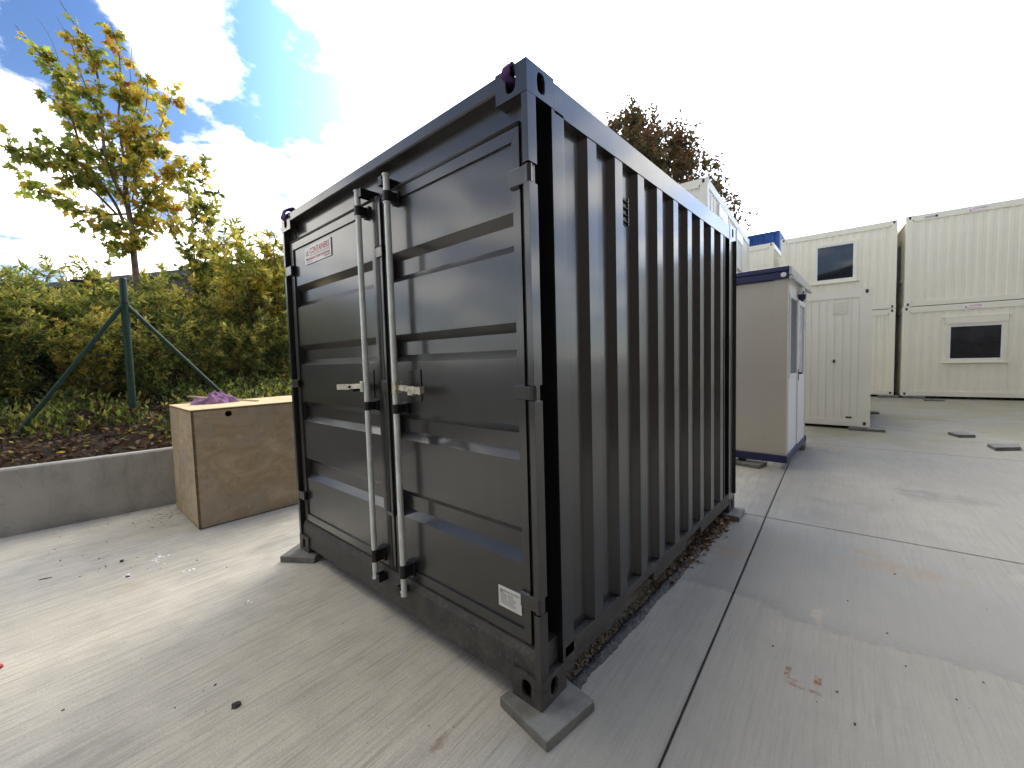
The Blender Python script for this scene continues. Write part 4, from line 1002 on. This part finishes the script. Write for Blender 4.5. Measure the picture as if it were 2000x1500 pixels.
for y_ in (-4.2, 3.4): 
    f2 = thing('fence_post', 'plain green fence post farther along the chain-link fence', 'fence post', (XF, y_, fz(y_)), 0, 'plain posts of the chain-link fence')
    MB().tube([(XF, y_, fz(y_) - .2), (XF, y_, pt.z)], .03, 12).build('post', M_GREEN, f2); MB().tube([(XF, y_, pt.z), (XF, y_, pt.z + .012)], [.032, .027], 12).build('cap', M_GUIDE, f2)

# ------------------------------------------------------------------ vegetation
def add_leaf(m, p, d, up, L_, w, mi, kind='lance'):
    d = d.normalized(); s = d.cross(up)
    s = s.normalized() if s.length > 1e-4 else d.orthogonal().normalized()
    n = s.cross(d)
    if kind == 'lance':
        m.add([p, p + d * L_ * .45 + s * w * .5 + n * w * .15, p + d * L_, p + d * L_ * .45 - s * w * .5 + n * w * .15], [(0, 1, 2, 3)], mi)
    elif kind == 'oval':
        m.add([p, p + d * L_ * .3 + s * w * .45, p + d * L_ * .7 + s * w * .4, p + d * L_ - n * w * .15, p + d * L_ * .7 - s * w * .4, p + d * L_ * .3 - s * w * .45], [(0, 1, 2, 3, 4, 5)], mi)
    else:   # five-lobed maple leaf
        out = [(0, 0), (.10, .22), (.02, .52), (.30, .36), (.52, .72), (.56, .34), (1.0, 0)]
        left = [(a, b) for a, b in out]; right = [(a, -b) for a, b in out[1:-1]][::-1]
        pts = left + right; c = p + d * L_ * .38
        vs = [c] + [p + d * (a * L_) + s * (b * w) - n * (abs(b) * w * .25 + a * a * L_ * .18) for a, b in pts]; k = len(pts)
        m.add(vs, [(0, 1 + i, 1 + (i + 1) % k) for i in range(k)], mi)
def rnd_dir(r): 
    v = Vector((r.gauss(0, 1), r.gauss(0, 1), r.gauss(0, 1))); return v.normalized()

# --- maple, limbs read from the photograph at the distance of the planted row
XM_ = -8.6; rT = random.Random(11)
def zp(a, b): return a / 2.678, b / 2.678
def limb_pts(px, dx0, dx1):
    out = []
    for i, (a, b) in enumerate(px):
        t = i / max(1, len(px) - 1); out.append(on_x(*zp(a, b), XM_ + dx0 + (dx1 - dx0) * t))
    return out
LIMBS = [
 ([(715, 1480), (700, 1330), (690, 1200), (668, 1080), (655, 960)], 0, 0, .055, .036, 0, 0),
 ([(668, 1080), (560, 850), (530, 600), (515, 420), (480, 300), (420, 180), (310, 0)], 0, .4, .030, .004, .15, .95),
 ([(655, 1190), (600, 1060), (460, 860), (400, 700), (330, 450), (250, 330), (150, 220), (80, 130)], 0, -.5, .028, .004, .2, .92),
 ([(610, 1120), (500, 1010), (420, 950), (330, 870), (200, 840), (100, 800), (40, 750)], 0, .6, .020, .004, .2, 1),
 ([(660, 1120), (560, 1120), (450, 1110), (330, 1060), (220, 1000), (150, 960)], 0, -.6, .018, .004, .2, 1),
 ([(655, 960), (650, 850), (620, 620), (630, 480), (620, 260), (570, 110)], 0, -.2, .028, .003, .05, .93),
 ([(650, 760), (700, 690), (740, 640), (770, 520), (770, 350), (765, 300)], -.05, .5, .014, .003, .2, .8),
 ([(690, 1000), (740, 780), (800, 710), (840, 660), (880, 560), (910, 470)], 0, -.5, .018, .003, .1, 1),
 ([(690, 1180), (780, 1020), (860, 950), (930, 900), (1000, 800)], 0, .5, .018, .003, .1, .9),
 ([(690, 1200), (760, 1170), (850, 1160), (950, 1210)], 0, -.4, .014, .003, .1, 1),
 ([(420, 700), (400, 560), (340, 420), (270, 210), (190, 90)], -.3, -.8, .010, .002, .1, .55),
 ([(560, 700), (460, 480), (400, 320), (370, 220), (290, 80)], .1, .6, .010, .002, .1, .6),
 ([(640, 560), (700, 500), (680, 380), (690, 200), (640, 60)], -.1, -.5, .009, .002, .1, .35),
 ([(690, 1060), (720, 900), (760, 800), (830, 790), (880, 800)], 0, .9, .012, .003, .05, 1),
 ([(690, 1100), (780, 1060), (870, 1080), (940, 1120)], 0, .2, .012, .003, .05, 1),
 ([(600, 1060), (540, 960), (440, 870), (340, 800), (200, 690)], 0, .3, .012, .003, .1, 1),
 ([(560, 900), (500, 760), (450, 640), (330, 560), (230, 480)], 0, -.3, .012, .003, .2, 1),
 ([(680, 1200), (620, 1200), (560, 1190), (500, 1200)], 0, .4, .010, .003, .1, 1),
 ([(700, 1300), (660, 1250), (640, 1290), (620, 1340)], 0, .2, .008, .003, .1, 1),
 ([(640, 900), (720, 830), (700, 640), (760, 470), (800, 300)], 0, -.7, .012, .002, .1, .55),
]
mp = thing('maple_tree', 'young open maple with green, yellow and orange leaves left of the container', 'tree', (XM_, limb_pts([(715, 1480)], 0, 0)[0].y, bank_z(XM_, -.2)))
m = MB(); mlv = MB()
for li, (px, d0, d1, r0, r1, l0, l1) in enumerate(LIMBS):
    P = limb_pts(px, d0, d1)
    if li == 0: P = [Vector((P[0].x, P[0].y + .02, bank_z(P[0].x, P[0].y) - .15))] + P
    # smooth subdivision
    Q = []
    for i in range(len(P) - 1):
        a, b = P[i], P[i + 1]; pa, pn = P[max(0, i - 1)], P[min(len(P) - 1, i + 2)]
        for q in range(4):
            t = q / 4; Q.append(.5 * ((2 * a) + (b - pa) * t + (2 * pa - 5 * a + 4 * b - pn) * t * t + (3 * a - pa - 3 * b + pn) * t ** 3))
    Q.append(P[-1]); nQ = len(Q)
    m.tube(Q, [r0 + (r1 - r0) * (i / (nQ - 1)) ** .8 for i in range(nQ)], 7 if r0 > .02 else 5)
    if li == 0: continue
    # leaves on short twigs along the limb
    tot = sum((Q[i + 1] - Q[i]).length for i in range(nQ - 1)); cnt = int(tot * 40)
    for c_ in range(cnt):
        t = l0 + (l1 - l0) * rT.random(); f_ = t * (nQ - 1); i = min(nQ - 2, int(f_)); p = Q[i].lerp(Q[i + 1], f_ - i)
        dens = 1.0 if p.z < 4.6 else (.75 if p.z < 5.6 else .42)
        if rT.random() > dens: continue
        tw = rnd_dir(rT); tw.z = tw.z * .5 + .25; tw.normalize(); tl = .08 + rT.random() * (.30 if p.z < 4.8 else .14)
        e_ = p + tw * tl; m.tube([p, p + tw * tl * .5 + Vector((0, 0, .02)), e_], [.003, .0025, .0015], 3, caps=False)
        # colour: more yellow low and to the right, green left, orange at the tips
        side = (p.y + .25) / 1.0; hi = max(0, (p.z - 6.0) / 1.2)
        wg = .55 - .42 * side; wy = .36 + .40 * side; wo = .03 + .35 * hi + (.10 if t > .88 else 0)
        tot_w = max(.05, wg) + max(.05, wy) + wo; x_ = rT.random() * tot_w
        mi0 = 0 if x_ < max(.05, wg) else (2 if x_ < max(.05, wg) + max(.05, wy) else 3)
        for q in range(rT.randint(3, 6)):
            dl_ = (tw * .5 + rnd_dir(rT) * .9 + Vector((0, 0.1, -.35))); mi = mi0 if rT.random() < .72 else rT.choice([0, 0, 1, 1, 1, 2, 2])
            L_ = .085 + rT.random() * .075; pos = p.lerp(e_, .35 + rT.random() * .65) + rnd_dir(rT) * .03
            add_leaf(mlv, pos, dl_, rnd_dir(rT) + Vector((0, 0, .8)), L_, L_ * .62, mi, 'maple')
m.build('trunk', M_BARK, mp, smooth=True); mlv.build('crown', [L_GREEN, L_YGREEN, L_YELLOW, L_ORANGE], mp)

# --- generic small tree / shrub meshes
def woody(seed, height, spread, stems, leaves, kind, L_, mis, weights, lowfrac=.2, droop=.0, arch=.35, side=7, tl=.30):
    r = random.Random(seed); ms = MB(); ml = MB()
    for s_ in range(stems):
        a = r.random() * 6.283; R0 = spread * .22 * math.sqrt(r.random()); h_ = height * (.62 + .38 * r.random()); out = spread * (.25 + .75 * r.random()) * arch
        base = Vector((math.cos(a) * R0, math.sin(a) * R0, -.06)); a2 = a + r.gauss(0, .6); pts = []
        for i in range(9):
            t = i / 8; w = Vector((math.cos(a2), math.sin(a2), 0))
            pts.append(base + Vector((0, 0, h_ * t - droop * t ** 3 * h_)) + w * out * t ** 1.6 + Vector((r.gauss(0, .012), r.gauss(0, .012), 0)) * (1 + 2 * t))
        ms.tube(pts, [max(.0016, .011 * height / 2 * (1 - .9 * i / 8)) for i in range(9)], 4, caps=False)
        for k in range(side):
            t = lowfrac + (1 - lowfrac) * r.random(); f_ = t * 8; i = min(7, int(f_)); p = pts[i].lerp(pts[i + 1], f_ - i)
            d = rnd_dir(r); d.z = abs(d.z) * .9 + .25; d.normalize(); ln = tl * height * .5 * (1.1 - .6 * t) * (.5 + r.random())
            tw = [p, p + d * ln * .5 + Vector((0, 0, .02)), p + d * ln + Vector((0, 0, -.10 * ln))]
            ms.tube(tw, [.004, .003, .0014], 3, caps=False)
            nl = max(2, int(leaves / (stems * side)))
            base_mi = r.choices(mis, weights)[0]
            for q in range(nl):
                u = .1 + .9 * r.random(); pos = tw[0].lerp(tw[1], u * 2) if u < .5 else tw[1].lerp(tw[2], u * 2 - 1)
                dd_ = (d * .7 + rnd_dir(r) * .9 + Vector((0, 0, -.12))); ll = L_ * (.6 + .7 * r.random())
                mi = base_mi if r.random() < .65 else r.choices(mis, weights)[0]
                add_leaf(ml, pos + rnd_dir(r) * .012, dd_, rnd_dir(r) + Vector((0, 0, .7)), ll, ll * (.30 if kind == 'lance' else .6), mi, kind)
    return ms, ml
LM = [L_DARK, L_GREEN, L_YGREEN, L_YELLOW, L_BROWN]
def plant(name, label, cat, loc, ms, ml, rotz=0, scale=1.0, group=None, crown='foliage', stem='stems', mats=None, cache=None, key=None, bark=None):
    t = thing(name, label, cat, loc, rotz, group, local=True); t.scale = (scale, scale, scale)
    if cache is not None and key in cache:
        for me in cache[key]: o = bpy.data.objects.new(me.name.split('.')[0], me); COL.objects.link(o); o.parent = t
    else:
        a = ms.build(stem, bark or M_STEM, t, smooth=True); b = ml.build(crown, mats or LM, t)
        if cache is not None: cache[key] = (a.data, b.data)
    return t
# slim tree to the right of the maple
ms, ml = woody(31, 5.5, .8, 3, 2300, 'maple', .105, [0, 1, 2, 3], [2, 5, 4, 1.6], .26, 0, .22, 75, .17)
p = on_x(400, 520, -9.3); b0 = bank_z(-9.3, p.y)
plant('field_maple', 'slender green and yellow sapling between the maple and the container', 'tree', (-9.3, p.y - .05, b0), ms, ml, .4, 1.0, None, 'crown', 'trunk', bark=M_BARK)
# hedge of willow-like shrubs
cache = {}; rs = random.Random(5)
VAR = []
for k in range(5):
    VAR.append(woody(60 + k, 2.0, 1.5, 26, 5400, 'lance', .115, [0, 1, 2, 3], [[2.2, 5, 4, .8], [1.6, 4, 5, 1.6], [2, 5.5, 3, .6], [1.2, 3, 5, 2.6], [2.6, 5, 3, .5]][k], .10, 0, .45, 9, .42))
HED = ['low leafy willow shrub in the front row of the hedge, right behind the chain-link fence', 'leafy yellow-green willow shrub in the middle row of the hedge on the bank', 'tall leafy willow shrub in the back row of the hedge, near the maple trunk']
spots = []
for row, (x_, n0, st) in enumerate([(-7.15, -2.75, .62), (-8.0, -3.2, .70), (-9.6, -3.7, .85)]):
    y_ = n0
    while y_ < [2.2, 3.2, 4.6][row]:
        spots.append((x_ + rs.gauss(0, .12), y_ + rs.gauss(0, .08), row)); y_ += st
for i, (x_, y_, row) in enumerate(spots):
    k = i % 5; sc_ = [.68, .86, .98][row] * (.92 + .16 * rs.random())
    plant('willow_shrub', HED[row], 'shrub', (x_, y_, bank_z(x_, y_) - .02), VAR[k][0], VAR[k][1], rs.random() * 6.28, sc_, 'hedge shrubs on the bank', cache=cache, key=k)
# tall feathery willows beside the container
ms, ml = woody(91, 3.1, 1.1, 22, 5200, 'lance', .15, [1, 2, 3], [3, 5, 2.4], .12, 0, .5, 14, .26)
for i, (u, v, x_, s_) in enumerate([(520, 440, -7.6, 1.0), (470, 480, -8.2, .86), (560, 470, -7.9, .95)]):
    p = on_x(u, v, x_); z_ = bank_z(x_, p.y); lab = ['tall feathery yellow willow beside the left edge of the container', 'lower feathery willow left of the tall one by the container', 'feathery willow half hidden behind the left container edge'][i]
    plant('feathery_willow', lab, 'shrub', (x_, p.y - .1, z_), ms, ml, i * 2.1, max(.6, (p.z - z_) / 3.0), 'feathery willows by the container', cache=cache, key='fw')
# tall spiky weeds standing above the hedge
ms, ml = woody(77, 1.0, .10, 3, 330, 'lance', .07, [0, 1, 2], [3, 4, 3], .35, 0, .5, 16, .12)
for i, (u, v) in enumerate([(40, 468), (58, 488), (12, 496), (82, 505), (286, 480), (335, 495), (180, 495), (205, 462), (120, 500), (150, 510), (100, 498), (232, 488), (312, 505), (28, 512)]):
    x_ = -7.6 if i < 4 or i > 8 else -8.3; p = on_x(u, v, x_); z_ = bank_z(x_, p.y) - .02
    plant('tall_weed', 'thin spiky weed stalk rising above the hedge top', 'weed', (x_, p.y, z_), ms, ml, i * 1.3, p.z - z_, 'weed stalks above the hedge', cache=cache, key='tw')
# low plants and litter on the bank: too many to count
r = random.Random(21); m = MB()
for k in range(15000):
    y_ = -3.2 + 5.6 * r.random(); d = .05 + 2.5 * r.random() ** .85; x_ = wall_x(y_) - .12 - d
    patch = noise.noise(Vector((x_ * 1.9, y_ * 1.9, 7)))
    p = Vector((x_, y_, bank_z(x_, y_)))
    if d < .62 and (patch < .25 or r.random() < .7):
        L_ = .03 + .05 * r.random(); q = p + Vector((0, 0, .005 + .16 * r.random() ** 2.0)); add_leaf(m, q, rnd_dir(r) * Vector((1, 1, .45)), Vector((0, 0, 1)) + rnd_dir(r) * .7, L_, L_ * .62, r.choices([4, 3, 5, 2], [5, .5, 3, .7])[0], 'oval')
    elif patch > -.02 + .25 * r.random() - .12:
        h_ = .05 + .20 * r.random()
        for q in range(2):
            dd_ = Vector((r.gauss(0, .5), r.gauss(0, .5), .8)); L_ = .035 + .075 * r.random(); add_leaf(m, p + Vector((r.gauss(0, .02), r.gauss(0, .02), h_ * r.random())), dd_, rnd_dir(r), L_, L_ * .42, r.choices([0, 1, 2, 4], [3.5, 5, 1.6, .6])[0], 'lance')
    else:
        L_ = .05 + .05 * r.random(); add_leaf(m, p + Vector((0, 0, .01)), rnd_dir(r) * Vector((1, 1, .2)), Vector((0, 0, 1)), L_, L_ * .6, r.choice([4, 5]), 'oval')
o = m.build('bank_undergrowth', LM + [simple('dead_leaf', (.10, .06, .035), .9, var=.4)]); o['kind'] = 'stuff'; tag(o, 'green weeds and brown dead leaves covering the bank', 'undergrowth')
m = MB()
for k in range(420):
    y_ = -2.4 + 4.6 * r.random(); x_ = wall_x(y_) - .12 - .2 - 1.9 * r.random(); p = Vector((x_, y_, bank_z(x_, y_) + .01)); d = rnd_dir(r); d.z = abs(d.z) * .6; L_ = .15 + .35 * r.random()
    m.tube([p, p + d * L_ * .5 + Vector((0, 0, .03)), p + d * L_ - Vector((0, 0, .05 * r.random()))], [.0035, .003, .0015], 3, caps=False)
o = m.build('dry_twigs', M_STEM); o['kind'] = 'stuff'; tag(o, 'dry twigs and dead stalks scattered on the bank', 'twigs')

# --- copper tree behind the containers
def big_tree(seed, height, rx, rz, zc, clumps, per, mats):
    r = random.Random(seed); ms = MB(); ml = MB()
    ms.tube([(0, 0, -.2), (.05, .02, height * .3), (-.02, .05, height * .6), (.05, 0, height * .93)], [.26, .2, .12, .02], 10)
    for c in range(clumps):
        while True:
            v = Vector((r.uniform(-1, 1), r.uniform(-1, 1), r.uniform(-1, 1)))
            if .25 < v.length < 1: break
        w = 1.0 - .55 * max(0, v.z) ** 1.3
        ce = Vector((v.x * rx * w, v.y * rx * w, zc + v.z * rz)); ce += rnd_dir(r) * .25
        z0 = max(height * .22, ce.z - (.6 + .5 * math.hypot(ce.x, ce.y))); st = Vector((0, 0, z0)); mid = st.lerp(ce, .55) + Vector((0, 0, -.12))
        ms.tube([st, mid, ce], [.045, .024, .006], 4, caps=False)
        cr_ = .34 + .40 * r.random(); tone = r.random()
        for k in range(5):
            e_ = ce + rnd_dir(r) * cr_ * (.8 + .5 * r.random()) + Vector((0, 0, .12)); ms.tube([ce, ce.lerp(e_, .5), e_], [.008, .005, .002], 3, caps=False)
            for q in range(per // 5):
                p = ce.lerp(e_, .25 + .8 * r.random()) + rnd_dir(r) * .13 * r.random(); L_ = .085 + .06 * r.random()
                mi = (0 if r.random() < .7 else 2) if tone < .62 else ((1 if r.random() < .6 else 0) if tone < .9 else 2)
                add_leaf(ml, p, rnd_dir(r), rnd_dir(r), L_ * 1.25, L_ * .9, mi, 'lance' if q % 3 else 'oval')
    return ms, ml
ty = 19.0; pc = on_y(1315, 450, ty); ptop = on_y(1268, 196, ty); pe = on_y(1462, 452, ty)
hz_ = ptop.z - 1.2
ms, ml = big_tree(3, hz_, 4.7, hz_ * .46, hz_ * .52, 950, 80, None)
tcx = on_y(1252, 300, ty).x - .3
plant('copper_beech', 'broad copper and olive tree rising behind the black container', 'tree', (tcx, ty, bank_z(tcx, ty) - .1), ms, ml, .6, 1.0, None, 'crown', 'trunk', mats=[L_OLIVE, L_COPPER, L_BROWN], bark=M_BARKD)

# --- dark building far behind the hedge
pA, pB = on_z(30, 560, 5.0), on_z(480, 515, 5.0)
dv = (pB - pA); dv.z = 0; dv.normalize(); s0 = pA - dv * 18; Lb = 33
ang = math.atan2(dv.y, dv.x)
bd = thing('dark_warehouse', 'long dark clad flat-roofed building far behind the hedge', 'building', (s0.x, s0.y, 1.0), ang, None, local=True)
for k in range(11):
    MB().box(k * 3 + .01, k * 3 + 2.99, 0.05, .15, 0, 3.78).build('cladding_panel', M_BLDG, bd)
MB().box(0, Lb, .16, 16, 0, 3.8).build('wall', M_BLDG, bd); MB().box(-.1, Lb + .1, -.1, 16.1, 3.8, 4.0).build('roof_edge', simple('dark_roof_edge', (.04, .038, .037), .5), bd)
for k in range(3):
    w = MB().box(4 + k * 9.0, 7 + k * 9.0, .02, .06, 1.9, 2.9).build('window', M_ALU, bd); MB().box(4.08 + k * 9.0, 6.92 + k * 9.0, .008, .03, 1.98, 2.82).build('pane', M_GLASS, w)

# ------------------------------------------------------------------ small things on the concrete
# dirt washed along the foot of the container
r = random.Random(8); m = MB(); NY = 150
for i in range(NY + 1):
    y_ = .24 + 2.44 * i / NY; w_ = .030 + .016 * noise.noise(Vector((y_ * 4, 0, 0))) + .008 * r.random(); c_ = -.012 + .010 * noise.noise(Vector((y_ * 3, 5, 0)))
    for j in range(7):
        t = j / 6 * 2 - 1; m.v.append((c_ + t * w_, y_, .001 + (.014 + .008 * r.random()) * max(0, 1 - t * t) * (1 if 0 < j < 6 else 0)))
for i in range(NY):
    for j in range(6): m.f.append([i * 7 + j, i * 7 + j + 1, (i + 1) * 7 + j + 1, (i + 1) * 7 + j]); m.m.append(0)
o = m.build('washed_dirt', M_DIRT, smooth=False); o['kind'] = 'stuff'; tag(o, 'dark damp dirt lying along the foot of the container side', 'dirt')
m = MB()
for k in range(900):
    y_ = .25 + 2.4 * r.random(); x_ = -.055 + .02 * r.gauss(0, 1); s_ = .004 + .008 * r.random(); m.obox((x_, y_, s_ * .4 + .002), (s_, s_ * 1.3, s_ * .8), Euler((r.random(), r.random(), r.random() * 6)).to_matrix())
o = m.build('sandy_grit', M_SAND); o['kind'] = 'stuff'; tag(o, 'line of pale sandy grit under the bottom rail of the container', 'grit')
m = MB()
for k in range(520):
    y_ = 1.25 + 1.5 * r.random() ** .6; x_ = -.02 + .035 * r.gauss(0, 1); L_ = .02 + .04 * r.random()
    add_leaf(m, Vector((x_, y_, .006 + .03 * r.random() ** 2)), rnd_dir(r) * Vector((1, 1, .4)), Vector((0, 0, 1)) + rnd_dir(r) * .6, L_, L_ * .5, r.choice([0, 0, 1]), 'oval')
o = m.build('leaf_litter', [L_BROWN, simple('dry_straw', (.22, .17, .09), .9, var=.3)]); o['kind'] = 'stuff'; tag(o, 'dry brown leaf litter blown against the rear half of the container side', 'leaf litter')
def lump(name, label, cat, u, v, size, mat, seed, flat=.4, group=None):
    p = on_z(u, v, 0); bm = bmesh.new(); bmesh.ops.create_icosphere(bm, subdivisions=2, radius=1)
    for q in bm.verts:
        n_ = 1 + .45 * noise.noise(q.co * 1.5 + Vector((seed, 0, 0))); q.co = Vector((q.co.x * size * n_, q.co.y * size * .7 * n_, (q.co.z * flat * n_ + flat * .8) * size))
    z_ = min(q.co.z for q in bm.verts)
    for q in bm.verts: q.co.z -= z_
    me = bpy.data.meshes.new(name); bm.to_mesh(me); bm.free(); me.materials.append(mat)
    o = bpy.data.objects.new(name, me); COL.objects.link(o); o.location = (p.x, p.y, .0); o.rotation_euler = (0, 0, seed); tag(o, label, cat, group); return o
M_STONE = simple('dark_stone', (.05, .047, .043), .8, var=.3, scale=30, bump=.4)
lump('tar_scrap', 'torn black scrap lying on the concrete in front of the doors', 'scrap', 461, 1380, .020, M_STONE, 1.0, .45)
lump('pebble', 'dark pebble on the concrete left of the crate corner paver', 'pebble', 238, 1098, .014, M_STONE, 2.2, .7)
lump('plastic_piece', 'red plastic piece at the left edge of the picture on the concrete', 'plastic piece', 1, 1304, .016, simple('red_plastic', (.55, .06, .05), .4), 3.1, .6)
p = on_z(89, 1131, 0); m = MB(); m.tube([(-.035, 0, .004), (0, .003, .005), (.035, -.002, .004)], [.003, .0035, .002], 5); o = m.build('twig', M_STEM); o.location = (p.x, p.y, 0); o.rotation_euler = (0, 0, R(70)); tag(o, 'short brown twig lying on the concrete near the retaining wall', 'twig')
m = MB(); m2 = MB(); m3 = MB()
for k in range(172):
    if k < 110: u, v = 90 + 300 * r.random(), 990 + 130 * r.random() ** 1.0
    elif k < 150: u, v = 100 + 800 * r.random(), 1080 + 380 * r.random()
    else: u, v = 1500 + 480 * r.random(), 870 + 560 * r.random()
    p = on_z(u, v, 0)
    if p.x < wall_x(p.y) + .03 or p.length > 12: continue
    if X0 - .02 < p.x < X1 + .02 and p.y > Y0 - .02 and p.y < Y1: continue
    s_ = .002 + .005 * r.random() ** 3; m.obox((p.x, p.y, s_ * .3), (s_, s_ * (1 + r.random()), s_ * .6), Euler((r.random() * .4, r.random() * .4, r.random() * 6)).to_matrix())
for (u, v) in [(305, 1093), (318, 1088), (312, 1099), (250, 1127), (255, 1123), (375, 1112), (360, 1117), (485, 1176), (1105, 1350)]:
    for k in range(4):
        p = on_z(u + r.gauss(0, 5), v + r.gauss(0, 2), 0); a = r.random() * 6; s_ = .008 + .012 * r.random(); q = [Vector((p.x + math.cos(a + t) * s_ * (.5 + r.random()), p.y + math.sin(a + t) * s_ * (.4 + .6 * r.random()), .0022)) for t in (0, 1.1, 2.3, 3.2, 4.4, 5.3)]
        m2.add(q, [tuple(range(6))])
for k in range(46):
    u, v = 250 + 100 * r.random(), 985 + 45 * r.random(); p = on_z(u, v, 0)
    if p.x < wall_x(p.y) + .03 or (X0 - .02 < p.x and p.y > Y0 - .02): continue
    add_leaf(m3, Vector((p.x, p.y, .003)), rnd_dir(r) * Vector((1, 1, .1)), Vector((0, 0, 1)), .02 + .03 * r.random(), .012, 0, 'oval')
o = m.build('grit_crumbs', M_STONE); o['kind'] = 'stuff'; tag(o, 'dark crumbs of grit scattered over the concrete', 'grit')
o = m2.build('paint_flakes', M_STICKER); o['kind'] = 'stuff'; tag(o, 'white flakes scattered on the concrete left of the container', 'flakes')
o = m3.build('fallen_leaves', L_BROWN); o['kind'] = 'stuff'; tag(o, 'small brown leaves on the concrete between the wall and the crate', 'leaves')

# ------------------------------------------------------------------ unseen hall, added across the yard to darken reflections in the corrugated side
hl = thing('unseen_hall', 'unseen dark brown hall across the yard, added to darken reflections in the container side', 'building', (8.5, -19.0, 0), R(52), None, local=True)
for k in range(10): MB().box(k * 3.2 + .01, k * 3.2 + 3.19, -.12, 0, 0, 7.4).build('cladding_panel', M_HALL, hl)
MB().box(0, 32, .01, 14, 0, 7.4).build('wall', M_HALL, hl); MB().box(-.2, 32.2, -.3, 14.2, 7.4, 7.7).build('roof_edge', M_BLDG, hl)
